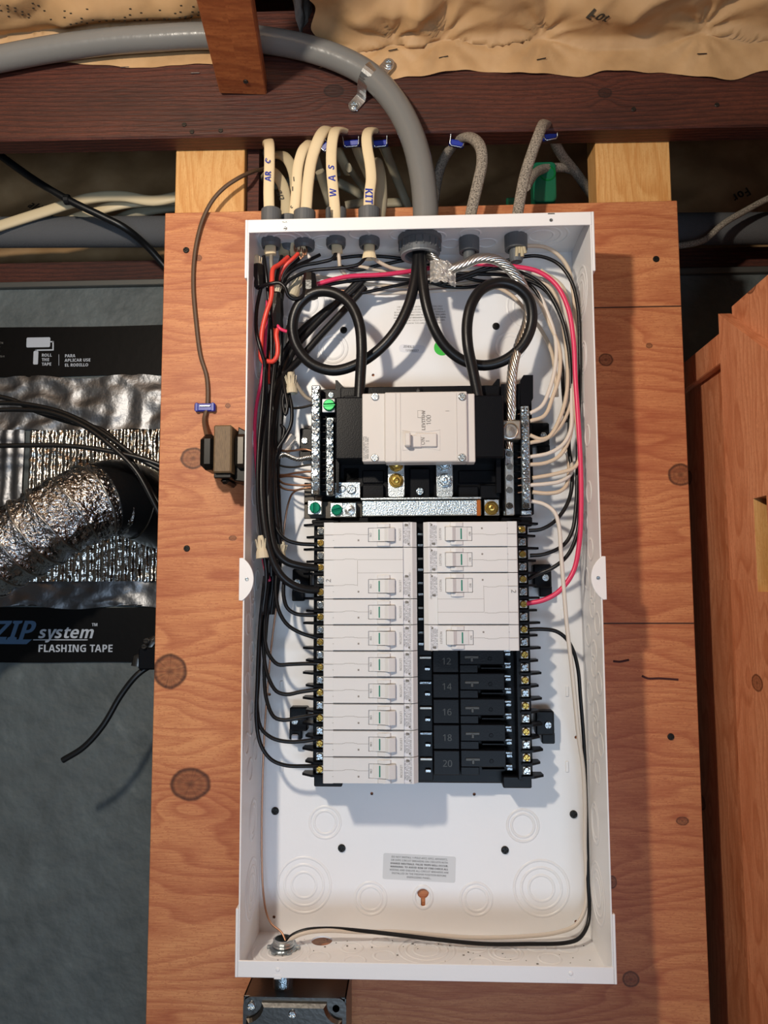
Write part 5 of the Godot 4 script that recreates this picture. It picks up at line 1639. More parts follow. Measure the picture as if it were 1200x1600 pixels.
	# green plastic box behind
	var gb := thing("green_box", "dark green plastic box behind the board, under the beam", "box", U(849, 290, -0.06))
	put("case", plate(rounded(0.029, 0.052, 0.006), -0.01, 0.01, 0.001), M.green_plastic, gb)
	put("knockout_ring", turned([Vector2(0.0105, 0.0), Vector2(0.0098, 0.0012), Vector2(0.0085, 0.0012), Vector2(0.008, 0.0)], 24), M.green_screw, gb, move(Vector3(0.004, 0.011, 0.01)))
	put("clip", box(Vector3(0.012, 0.012, 0.006), 0.001), M.green_plastic, gb, move(Vector3(-0.041, -0.022, 0)))

# ------------------------------------------------------------------ wires on the right
func wires_right() -> void:
	var R := 0.0021
	var bg := "black branch wires on the right"
	var ng := "cream neutral wires on the right"
	var rt := wire("red_wire", [496, 444, 0.05, 520, 437, 0.048, 545, 432, 0.044, 600, 429, 0.036, 640, 424, 0.03, 690, 416, 0.028, 735, 413, 0.034, 765, 413, 0.04, 800, 416, 0.044, 840, 424, 0.046, 868, 444, 0.048, 887, 480, 0.05, 896, 530, 0.05, 899, 590, 0.05, 903, 650, 0.05, 907, 720, 0.05, 908, 790, 0.05, 905, 850, 0.05, 895, 895, 0.05, 872, 925, 0.05, 848, 938, 0.048, 822, 943, 0.044], 0.0026, M.wire_red, "long pinkish red wire sweeping from upper left to the right terminals", "wire", "", -1.0, 10)
	var blk := [
		[[700, 440, 0.03, 760, 418, 0.03, 800, 405, 0.036, 840, 400, 0.04, 872, 412, 0.042, 893, 440, 0.044, 903, 480, 0.045, 906, 540, 0.044, 906, 600, 0.042, 903, 680, 0.04, 902, 740, 0.04, 900, 790, 0.042, 894, 830, 0.045, 880, 852, 0.046, 850, 866, 0.046, 828, 868, 0.044], "black wire curving along the right wall to the second right terminal"],
		[[690, 445, 0.026, 745, 425, 0.028, 780, 420, 0.03, 820, 428, 0.034, 850, 448, 0.036, 875, 490, 0.038, 888, 540, 0.038, 892, 600, 0.036, 890, 660, 0.036, 889, 700, 0.036, 893, 730, 0.038, 893, 765, 0.04, 884, 792, 0.044, 865, 816, 0.046, 845, 827, 0.046, 826, 829, 0.044], "black wire bowing inward to the topmost right terminal"],
		[[690, 426, 0.022, 740, 428, 0.024, 800, 432, 0.028, 850, 452, 0.032, 878, 500, 0.034, 890, 560, 0.034, 900, 640, 0.034, 905, 720, 0.036, 906, 790, 0.04, 900, 840, 0.044, 885, 870, 0.046, 862, 888, 0.045, 845, 895, 0.042, 826, 904, 0.043], "black wire just behind the red one to the third right terminal"],
		[[800, 440, 0.024, 828, 446, 0.03, 846, 470, 0.032, 862, 510, 0.032, 876, 560, 0.032, 880, 610, 0.032, 884, 660, 0.032], "black wire inside the fan of cream wires, above the bar"],
	]
	for e in blk: wire("black_wire", e[0], R, M.wire_black, e[1], "wire", bg)
	wire("black_wire", [822, 984, 0.045, 845, 983, 0.046, 868, 986, 0.045, 884, 997, 0.043, 895, 1015, 0.04, 903, 1045, 0.035, 907, 1090, 0.03, 911, 1140, 0.026, 914, 1190, 0.022, 915, 1230, 0.018, 917, 1300, 0.014, 919, 1380, 0.012, 921, 1420, 0.016, 918, 1445, 0.022, 905, 1466, 0.03, 885, 1473, 0.034, 820, 1475, 0.034, 760, 1475, 0.033, 700, 1470, 0.032, 640, 1463, 0.03, 570, 1455, 0.03, 510, 1451, 0.034, 475, 1454, 0.038, 455, 1463, 0.04, 446, 1474, 0.04], R, M.wire_black, "black wire running down the right wall and along the bottom", "wire", bg)
	wire("white_wire", [830, 783, 0.05, 850, 788, 0.052, 866, 800, 0.054, 873, 820, 0.054, 877, 870, 0.053, 881, 920, 0.052, 886, 980, 0.05, 893, 1040, 0.045, 899, 1100, 0.04, 904, 1150, 0.035, 911, 1200, 0.028, 914, 1260, 0.02, 914, 1320, 0.014, 917, 1390, 0.01, 914, 1420, 0.012, 900, 1445, 0.016, 870, 1457, 0.018, 820, 1463, 0.02, 740, 1465, 0.022, 680, 1461, 0.024, 620, 1456, 0.026, 560, 1456, 0.03, 510, 1454, 0.036, 475, 1458, 0.04, 455, 1467, 0.042, 449, 1476, 0.042], 0.0022, M.wire_white_pale, "pale cream wire running down the right side and along the bottom", "wire", ng)
	# neutrals fanning from the top to the bar on the right
	var fan := [
		[[822, 384, 0.045, 850, 386, 0.042, 872, 398, 0.038, 888, 420, 0.034, 896, 460, 0.03, 899, 520, 0.028, 898, 570, 0.028, 893, 620, 0.034, 882, 655, 0.042, 862, 680, 0.05, 845, 686, 0.054, 828, 680, 0.054], "outermost cream wire of the right fan, from the round bushing"],
		[[800, 440, 0.02, 838, 455, 0.03, 856, 490, 0.034, 868, 530, 0.038, 868, 570, 0.044, 858, 610, 0.05, 846, 635, 0.054, 828, 646, 0.054], "uppermost cream wire reaching the right bar"],
		[[810, 450, 0.02, 838, 466, 0.03, 858, 505, 0.035, 874, 545, 0.04, 874, 585, 0.046, 863, 622, 0.05, 850, 650, 0.054, 828, 658, 0.054], "second cream wire from the top reaching the right bar"],
		[[820, 430, 0.018, 860, 450, 0.026, 878, 500, 0.03, 886, 560, 0.034, 886, 610, 0.04, 876, 650, 0.046, 856, 684, 0.052, 828, 692, 0.054], "cream wire doubling the outermost one at the right bar"],
		[[830, 425, 0.02, 868, 445, 0.026, 886, 500, 0.03, 892, 570, 0.034, 893, 630, 0.038, 892, 670, 0.044, 880, 694, 0.05, 858, 708, 0.053, 828, 714, 0.054], "cream wire at the middle of the right bar, upper of two"],
		[[840, 424, 0.018, 875, 445, 0.024, 890, 510, 0.028, 895, 580, 0.032, 895, 650, 0.04, 888, 690, 0.046, 872, 714, 0.051, 850, 724, 0.053, 828, 726, 0.054], "cream wire at the middle of the right bar, lower of two"],
		[[845, 422, 0.016, 880, 450, 0.024, 893, 530, 0.03, 896, 610, 0.036, 903, 680, 0.042, 906, 712, 0.046, 898, 730, 0.05, 870, 740, 0.053, 832, 747, 0.054], "cream wire bulging right before it reaches the lower bar"],
		[[880, 700, 0.03, 892, 720, 0.036, 892, 740, 0.044, 876, 752, 0.05, 855, 756, 0.053, 828, 758, 0.054], "short cream wire near the lower end of the right bar"],
		[[884, 690, 0.03, 889, 730, 0.036, 885, 758, 0.046, 874, 768, 0.051, 855, 771, 0.053, 832, 769, 0.054], "lowest cream wire hooking into the right bar"],
		[[760, 440, 0.012, 800, 462, 0.014, 822, 486, 0.016, 845, 515, 0.02, 862, 550, 0.026, 868, 590, 0.03, 870, 620, 0.03], "thin cream wire crossing behind the right-hand loop"],
	]
	var k := 0
	for e in fan:
		wire("white_wire", e[0], 0.0022, M.wire_white if k % 3 != 1 else M.wire_white_pale, e[1], "wire", ng)
		k += 1
	for y in [646, 658, 680, 714, 747, 758, 769]:
		var o := put("copper_tip", tube(PackedVector3Array([U(816, y, 0.05), U(809, y + 1, 0.05)]), 0.0008, -1.0, 6), M.copper, get_node("panel_interior"), move(-get_node("panel_interior").position))
	# bundle crossing behind the connector from left to right
	var cross := [
		[[520, 405, 0.03, 560, 400, 0.03, 610, 402, 0.022, 660, 410, 0.02, 720, 432, 0.02, 760, 440, 0.02, 800, 436, 0.022], M.wire_black, "black wire passing behind the big connector, uppermost"],
		[[500, 448, 0.04, 540, 440, 0.036, 590, 436, 0.03, 640, 437, 0.026, 690, 442, 0.024, 740, 430, 0.024, 770, 418, 0.03], M.wire_black, "black wire passing behind the big connector, just under the red wire"],
		[[540, 462, 0.03, 580, 455, 0.028, 620, 446, 0.024, 660, 440, 0.02, 700, 448, 0.02, 740, 448, 0.02, 780, 436, 0.022], M.wire_black, "black wire sagging below the red wire behind the connector"],
		[[560, 416, 0.025, 600, 424, 0.022, 650, 432, 0.018, 700, 430, 0.018, 760, 424, 0.02, 820, 436, 0.02], M.wire_white, "cream wire passing behind the big connector, upper"],
		[[480, 430, 0.03, 520, 436, 0.026, 580, 444, 0.02, 640, 448, 0.016, 700, 446, 0.014, 760, 440, 0.014, 820, 452, 0.016], M.wire_white, "cream wire passing behind the big connector, lower"],
		[[540, 455, 0.016, 600, 458, 0.014, 660, 456, 0.012, 720, 452, 0.012, 770, 448, 0.012], M.wire_white_pale, "pale wire lowest in the level bundle behind the connector"],
		[[530, 415, 0.026, 555, 422, 0.024, 590, 415, 0.022, 625, 408, 0.02, 660, 402, 0.02], M.wire_black, "short black wire dipping behind the cable lettered KIT"],
	]
	for e in cross: wire("black_wire" if e[1] == M.wire_black else "white_wire", e[0], R, e[1], e[2], "wire", "level wires behind the connector")
	wire("bare_ground_wire", [520, 452, 0.014, 600, 460, 0.012, 660, 454, 0.01, 740, 450, 0.01, 800, 452, 0.012], 0.0011, M.copper, "thin bare copper wire lowest behind the connector", "wire")
	for i in 4:
		wire("insulation_end", [806 + i * 3, 376, 0.05 + (i % 2) * 0.004, 808 + i * 3.6, 388, 0.053, 807 + i * 4.5, 401 - (i % 2) * 5, 0.052], 0.0022, M.nm_dull_and_shaded, ["frayed tan sheath end under the round bushing, leftmost", "frayed tan sheath end under the round bushing, second", "frayed tan sheath end under the round bushing, third", "frayed tan sheath end under the round bushing, rightmost"][i], "sheath end", "frayed sheath ends")

# ------------------------------------------------------------------ wires on the left
func wires_left() -> void:
	var R := 0.0021
	var bg := "black branch wires on the left"
	# to the terminals
	var br := [
		[[418, 640, 0.05, 420, 720, 0.05, 424, 780, 0.05, 432, 825, 0.052, 445, 842, 0.052, 465, 849, 0.05, 492, 851, 0.046], "black wire to the topmost left terminal"],
		[[444, 905, 0.05, 443, 930, 0.052, 449, 950, 0.052, 462, 959, 0.05, 480, 961, 0.048, 496, 961, 0.046], "black wire to the terminal under the two thick wires"],
		[[433, 890, 0.05, 431, 925, 0.052, 436, 955, 0.053, 449, 976, 0.052, 470, 989, 0.05, 496, 997, 0.046], "black wire to the second terminal under the thick wires"],
		[[422, 895, 0.048, 415, 950, 0.05, 414, 1000, 0.052, 420, 1022, 0.053, 434, 1038, 0.053, 452, 1038, 0.051, 475, 1037, 0.048, 496, 1037, 0.046], "black wire dipping once before the third terminal below the thick wires"],
		[[420, 895, 0.046, 412, 960, 0.048, 413, 1030, 0.05, 420, 1060, 0.052, 432, 1080, 0.053, 448, 1085, 0.052, 470, 1081, 0.049, 498, 1077, 0.046], "black wire ending just above the left mounting foot's level"],
		[[426, 900, 0.044, 416, 980, 0.046, 413, 1060, 0.048, 417, 1095, 0.051, 428, 1120, 0.053, 442, 1125, 0.053, 470, 1121, 0.05, 498, 1116, 0.046], "black wire crossing the lower left mounting foot"],
		[[416, 900, 0.05, 408, 960, 0.052, 404, 1050, 0.053, 402, 1110, 0.054, 408, 1138, 0.055, 425, 1153, 0.055, 450, 1159, 0.053, 475, 1158, 0.05, 498, 1154, 0.046], "black wire to the last but one left terminal"],
		[[414, 900, 0.055, 406, 980, 0.056, 402, 1070, 0.057, 401, 1130, 0.058, 408, 1165, 0.058, 424, 1187, 0.057, 447, 1196, 0.055, 475, 1197, 0.051, 498, 1196, 0.046], "black wire to the lowest left terminal"],
	]
	for e in br: wire("black_wire", e[0], R, M.wire_black, e[1], "wire", bg)
	wire("thick_black_wire", [560, 440, 0.03, 530, 470, 0.03, 490, 510, 0.032, 460, 545, 0.036, 440, 590, 0.042, 428, 650, 0.05, 421, 720, 0.056, 420, 780, 0.058, 424, 835, 0.06, 432, 862, 0.06, 447, 877, 0.058, 468, 884, 0.054, 496, 888, 0.047], 0.0042, M.wire_thick, "thick black wire to the upper terminal of the left double-pole breaker", "wire", "thick black wires on the left", -1.0, 12)
	wire("thick_black_wire", [570, 448, 0.028, 540, 482, 0.028, 500, 525, 0.03, 465, 565, 0.034, 432, 600, 0.046, 417, 650, 0.056, 410, 710, 0.062, 409, 770, 0.065, 415, 830, 0.066, 424, 870, 0.066, 440, 900, 0.063, 460, 915, 0.058, 480, 921, 0.052, 497, 922, 0.047], 0.0042, M.wire_thick, "thick black wire to the lower terminal of the left double-pole breaker", "wire", "thick black wires on the left", -1.0, 12)
	wire("thick_black_wire", [575, 430, 0.03, 545, 460, 0.03, 505, 488, 0.03, 468, 520, 0.034, 440, 560, 0.04, 428, 620, 0.046, 426, 700, 0.05, 428, 780, 0.05, 436, 850, 0.048], 0.0038, M.wire_thick, "thick black wire slanting behind the left loop, innermost of the bundle", "wire", "thick black wires on the left", -1.0, 12)
	# the hanging bundle along the left wall
	var bundle := [
		[[440, 400, 0.05, 432, 440, 0.06, 436, 500, 0.055, 430, 560, 0.05, 424, 640, 0.05, 420, 740, 0.05, 424, 840, 0.048, 426, 905, 0.046, 420, 960, 0.044], "black wire in the middle of the hanging left bundle"],
		[[470, 402, 0.045, 448, 425, 0.05, 438, 460, 0.05, 440, 520, 0.045, 436, 600, 0.042, 430, 700, 0.04, 432, 800, 0.042, 432, 880, 0.044, 424, 960, 0.042], "black wire at the back of the hanging left bundle"],
		[[410, 440, 0.062, 401, 485, 0.068, 401, 520, 0.07, 408, 548, 0.07, 414, 570, 0.066, 416, 620, 0.06, 414, 700, 0.058, 416, 800, 0.058], "black wire bowing out along the left wall below the taped splice"],
		[[412, 400, 0.06, 416, 430, 0.062, 420, 470, 0.058, 424, 520, 0.054, 424, 600, 0.052, 430, 680, 0.05, 428, 760, 0.046, 434, 830, 0.044], "black wire dropping from the foremost cream cable"],
		[[405, 448, 0.066, 420, 444, 0.074, 437, 442, 0.075, 446, 450, 0.074, 450, 461, 0.072, 458, 467, 0.07, 470, 465, 0.068, 484, 456, 0.064], "black wire crossing in front of the red wires to the taped splice"],
		[[572, 400, 0.045, 562, 412, 0.046, 545, 417, 0.046, 515, 420, 0.046, 485, 423, 0.046, 462, 432, 0.048, 446, 444, 0.05, 438, 470, 0.05], "black wire bending over from the cable lettered KIT"],
		[[526, 392, 0.045, 520, 404, 0.046, 500, 410, 0.046, 470, 416, 0.048, 450, 428, 0.05, 438, 446, 0.05], "black wire bending over from the split clamp"],
		[[500, 398, 0.035, 480, 408, 0.04, 460, 418, 0.044, 446, 436, 0.046, 440, 470, 0.044], "black wire bending over from the round clamp"],
		[[452, 560, 0.036, 449, 600, 0.04, 456, 640, 0.044, 454, 665, 0.046, 444, 685, 0.046, 432, 705, 0.046, 424, 740, 0.046], "black wire curling out beside the lower tan wire nut"],
		[[438, 575, 0.04, 445, 610, 0.048, 449, 635, 0.05, 446, 648, 0.05, 442, 630, 0.048, 446, 604, 0.046], "short black pigtail folded under the lower tan wire nut"],
		[[432, 610, 0.035, 430, 640, 0.036, 436, 662, 0.038, 444, 670, 0.04, 440, 690, 0.04, 430, 730, 0.04], "black wire looping behind the lower tan wire nut"],
		[[424, 470, 0.04, 420, 540, 0.044, 414, 620, 0.05, 408, 700, 0.056, 407, 790, 0.06, 414, 850, 0.06, 418, 905, 0.056], "black wire hugging the left wall behind the thin red one"],
		[[430, 560, 0.06, 424, 620, 0.064, 420, 700, 0.064, 418, 780, 0.06, 422, 850, 0.056, 424, 900, 0.05], "black wire over the two thick wires in the hanging bundle"],
		[[446, 600, 0.03, 438, 680, 0.03, 434, 760, 0.032, 438, 840, 0.034, 436, 900, 0.036, 426, 960, 0.04], "black wire deepest in the hanging bundle near the grounds"],
		[[414, 560, 0.064, 411, 620, 0.068, 404, 700, 0.07, 403, 780, 0.07, 410, 850, 0.066, 416, 900, 0.06, 410, 960, 0.054], "black wire foremost against the left wall, beside the thin red one"],
		[[450, 540, 0.03, 440, 620, 0.034, 434, 700, 0.036, 436, 780, 0.038, 440, 860, 0.04], "black wire straight down the right edge of the bundle"],
	]
	for e in bundle: wire("black_wire", e[0], R, M.wire_black, e[1], "wire", bg)
	# reds
	wire("red_wire", [450, 402, 0.05, 436, 414, 0.06, 427, 420, 0.066, 425, 440, 0.07, 424, 465, 0.07, 416, 490, 0.07, 410, 515, 0.068, 408, 540, 0.066, 408, 560, 0.064, 414, 568, 0.062], 0.0027, M.wire_red_warm, "warm red wire hanging in front at the upper left, the longest loop", "wire", "red wires on the left", -1.0, 10)
	wire("red_wire", [466, 396, 0.052, 458, 404, 0.054, 448, 413, 0.054, 440, 424, 0.052, 434, 450, 0.048, 428, 500, 0.05, 424, 550, 0.052, 420, 600, 0.052], 0.0022, M.wire_red_warm, "red wire curling out of the second clamp into the left bundle", "wire", "red wires on the left", -1.0, 10)
	wire("red_wire", [436, 508, 0.066, 432, 522, 0.067, 434, 540, 0.067, 433, 556, 0.066, 426, 565, 0.064, 416, 564, 0.062], 0.0026, M.wire_red_warm, "short red wire turning under at the loop's left edge", "wire", "red wires on the left", -1.0, 10)
	wire("red_wire", [431, 504, 0.068, 438, 514, 0.07, 448, 518, 0.068], 0.0019, M.wire_red, "tiny pink-red wire tail beside the taped splice", "wire", "red wires on the left", -1.0, 10)
	wire("red_wire", [418, 470, 0.055, 415, 520, 0.056, 412, 570, 0.058, 407, 600, 0.06, 400, 640, 0.062, 398, 680, 0.063, 401, 730, 0.062, 404, 780, 0.06, 410, 830, 0.058], 0.0019, M.wire_red, "thin red wire bowing against the left wall of the box", "wire", "red wires on the left", -1.0, 10)
	wire("red_wire", [422, 680, 0.046, 419, 730, 0.048, 420, 760, 0.046, 424, 800, 0.044], 0.0018, M.wire_red, "thin red wire glimpsed between the thick black wires", "wire", "red wires on the left", -1.0, 10)
	wire("red_wire", [411, 872, 0.055, 415, 890, 0.054, 421, 908, 0.05], 0.002, M.wire_red, "short thin red wire below the cream wire nut", "wire", "red wires on the left", -1.0, 10)
	# cream and grey wires in the bundle
	wire("white_wire", [424, 398, 0.05, 424, 412, 0.055, 426, 430, 0.052, 432, 470, 0.05, 436, 530, 0.046, 438, 600, 0.04, 436, 700, 0.038], 0.0022, M.wire_grey, "grey-cream wire dropping behind the red wires", "wire", "cream wires on the left")
	wire("white_wire", [465, 480, 0.03, 455, 500, 0.034, 447, 520, 0.038, 443, 560, 0.038, 446, 600, 0.036], 0.0022, M.wire_grey, "grey-cream wire behind the left loop", "wire", "cream wires on the left")
	wire("white_wire", [529, 390, 0.045, 530, 405, 0.044, 532, 420, 0.04, 540, 430, 0.036], 0.0022, M.wire_white, "short cream wire below the split clamp", "wire", "cream wires on the left")
	wire("white_wire", [578, 398, 0.045, 590, 408, 0.04, 610, 418, 0.034, 640, 424, 0.026], 0.0022, M.wire_white, "cream wire leaving the cable lettered KIT towards the connector", "wire", "cream wires on the left")
	wire("white_wire", [463, 380, 0.045, 476, 392, 0.047, 484, 403, 0.046], 0.002, M.wire_white_pale, "stubby cream wire splayed from the round clamp", "wire", "cream wires on the left")
	wire("grey_ground_wire", [455, 555, 0.03, 458, 585, 0.036, 468, 608, 0.044, 480, 622, 0.05, 494, 628, 0.052], 0.0022, M.wire_grey, "grey-brown wire curving into the top of the left bar", "wire", "ground wires on the left")
	wire("grey_ground_wire", [446, 628, 0.036, 455, 637, 0.04, 470, 637, 0.046, 494, 631, 0.052], 0.0014, M.steel_dark, "thin dark wire second from the top at the left bar", "wire", "ground wires on the left")
	# bare ground wires to the left bar
	var gr := [
		[[434, 704, 0.036, 446, 705, 0.04, 460, 704, 0.046, 475, 702, 0.05, 493, 706, 0.052], M.copper, "uppermost bare copper wire into the left bar"],
		[[434, 726, 0.036, 444, 729, 0.04, 460, 730, 0.046, 478, 727, 0.05, 493, 725, 0.052], M.steel_dark, "dark bare wire under the crinkled silver one"],
		[[433, 742, 0.036, 445, 742, 0.04, 462, 739, 0.046, 480, 737, 0.05, 493, 737, 0.052], M.copper, "bare copper wire in the middle of the left group"],
		[[434, 746, 0.036, 448, 744, 0.042, 465, 745, 0.047, 480, 747, 0.05, 493, 746, 0.052], M.copper, "bare copper wire just under the middle one"],
		[[434, 748, 0.036, 442, 755, 0.042, 460, 758, 0.047, 480, 758, 0.05, 493, 757, 0.052], M.copper, "bare copper wire last but one into the left bar"],
		[[434, 755, 0.036, 442, 763, 0.042, 460, 766, 0.047, 478, 763, 0.05, 493, 761, 0.052], M.copper, "lowest bare copper wire into the left bar"],
	]
	for e in gr: wire("bare_ground_wire", e[0], 0.0012, e[1], e[2], "wire", "bare ground wires on the left", -1.0, 8)
	wire("bare_ground_wire", [494, 764, 0.05, 475, 763, 0.05, 458, 770, 0.046, 451, 785, 0.04, 446, 810, 0.034, 443, 835, 0.03, 440, 870, 0.024, 434, 930, 0.02, 424, 1010, 0.018, 417, 1090, 0.016, 413, 1150, 0.015, 410, 1230, 0.014, 409, 1330, 0.014, 411, 1390, 0.016, 416, 1425, 0.022, 424, 1443, 0.03, 440, 1457, 0.036, 446, 1470, 0.04], 0.0011, M.copper, "long bare copper wire down the left wall to the bottom fitting", "wire", "bare ground wires on the left")
	var o := put("braided_ground_wire", stranded(spline(path([434, 715, 0.038, 445, 711, 0.042, 456, 715, 0.046, 468, 718, 0.048, 482, 715, 0.051, 493, 713, 0.052]), 0.002), 0.0026, 5, 0.016), M.alu)
	tag(o, "crinkled silver twisted wire into the left bar", "wire", "bare ground wires on the left")
	for e in [[456, 394, 0.05], [470, 400, 0.052], [465, 386, 0.05]]:
		pass
	var st := st_new()
	for i in 7:
		var a := Vector3(0, 0, 0)
		st.append_from(tube(spline(path([466 + i, 372 + i, 0.045, 460 + i * 3.2, 388 + (i % 3) * 3, 0.05, 466 + i * 2 - (i % 2) * 6, 399 + (i % 3) * 3, 0.05]), 0.002), 0.001, -1.0, 6), 0, Transform3D.IDENTITY)
	tag(put("bare_ground_bunch", st.commit(), M.copper), "bunch of twisted bare copper ends below the round clamp", "wire")
	# splayed jackets under the clamps
	for e in [[421, 382, 0.05, "slit cream jacket end below the foremost clamp", 0.0066], [577, 390, 0.047, "flared cream jacket end of the cable lettered KIT", 0.0085], [470, 378, 0.046, "split cream jacket end below the round clamp", 0.0075]]:
		var c := U(e[0], e[1], e[2])
		var w: float = e[4]
		st = st_new()
		lathe(st, [Vector2(w * 0.62, 0.014), Vector2(w * 0.7, 0.0), Vector2(w, -0.011), Vector2(w * 0.9, -0.011), Vector2(w * 0.6, 0.0), Vector2(w * 0.55, 0.014)], 14, T(Vector3.ZERO, Vector3(-PI / 2, 0, 0), Vector3(1, 0.6, 1)))
		tag(put("cable_jacket_end", done(st), M.nm, self, move(c)), e[3], "cable jacket", "jacket ends under the clamps")
	# wire nuts and taped splices
	var nuts := [
		[402, 412, 0.064, 0.0062, 0.017, 0.1, "cream wire nut half covered in black tape near the left wall", M.nm],
		[433, 455, 0.066, 0.0048, 0.018, -0.05, "slim tan wire nut with black tape behind the red wires", M.nut],
		[462, 448, 0.032, 0.0078, 0.026, -0.35, "tan wire nut set back beside the left loop", M.nut],
		[455, 600, 0.044, 0.0068, 0.024, 0.08, "tan wire nut hanging below the left loop", M.nut],
		[410, 856, 0.066, 0.0078, 0.024, 0.1, "cream wire nut low on the left wall above the half-round ear", M.nut],
		[440, 862, 0.046, 0.0055, 0.02, -0.1, "small tan wire nut behind the thick black wires", M.nut],
		[450, 693, 0.03, 0.008, 0.02, -0.6, "white wire nut turned aside behind the bundle", M.wire_white_pale],
	]
	for e in nuts:
		var c := U(e[0], e[1], e[2])
		var nt := thing("wire_nut", e[6], "wire nut", c, "wire nuts")
		var w: float = e[3]
		var h: float = e[4]
		st = st_new()
		lathe(st, [Vector2(0, h * 0.55), Vector2(w * 0.45, h * 0.55), Vector2(w * 0.55, h * 0.45), Vector2(w * 0.72, 0.0), Vector2(w * 0.92, -h * 0.2), Vector2(w, -h * 0.45), Vector2(w * 0.8, -h * 0.47), Vector2(w * 0.6, -h * 0.2)], 16)
		for i in 8:
			var a := TAU * i / 8.0
			cb(st, Vector3.ZERO, Vector3(0.001, 0.0011, h * 0.7), 0.0003, T(Vector3(cos(a) * w * 0.72, sin(a) * w * 0.72, h * 0.05), Vector3(0, 0, a)) * T(Vector3.ZERO, Vector3(0, 0.2, 0)))
		var up := T(Vector3.ZERO, Vector3(0, 0, e[5])) * T(Vector3.ZERO, Vector3(-PI / 2, 0, 0))
		put("shell", done(st), e[7], nt, up)
		if e[1] < 460 and e[0] < 440:
			st = st_new()
			lathe(st, [Vector2(w * 0.95, -h * 0.1), Vector2(w * 1.18, -h * 0.2), Vector2(w * 1.25, -h * 0.9), Vector2(w * 1.0, -h * 1.6), Vector2(w * 0.5, -h * 1.7), Vector2(0, -h * 1.6)], 9)
			put("tape_wrap", done(st), M.tape, nt, up)
	var sp := thing("taped_splice", "black taped splice at the upper left end of the red wire", "splice", U(484, 447, 0.06))
	st = st_new()
	lathe(st, [Vector2(0, 0.014), Vector2(0.0068, 0.0135), Vector2(0.0085, 0.004), Vector2(0.008, -0.006), Vector2(0.0095, -0.013), Vector2(0, -0.013)], 8)
	put("tape_wrap", done(st), M.tape, sp, T(Vector3.ZERO, Vector3(-PI / 2, 0, 0.35)))
	sp = thing("taped_splice", "glossy black taped splice under the slim tan wire nut", "splice", U(434, 492, 0.066), "")
	st = st_new()
	lathe(st, [Vector2(0, 0.018), Vector2(0.0058, 0.0175), Vector2(0.0066, 0.0), Vector2(0.005, -0.014), Vector2(0, -0.018)], 8)
	put("tape_wrap", done(st), M.tape, sp, T(Vector3.ZERO, Vector3(-PI / 2, 0, -0.1)))

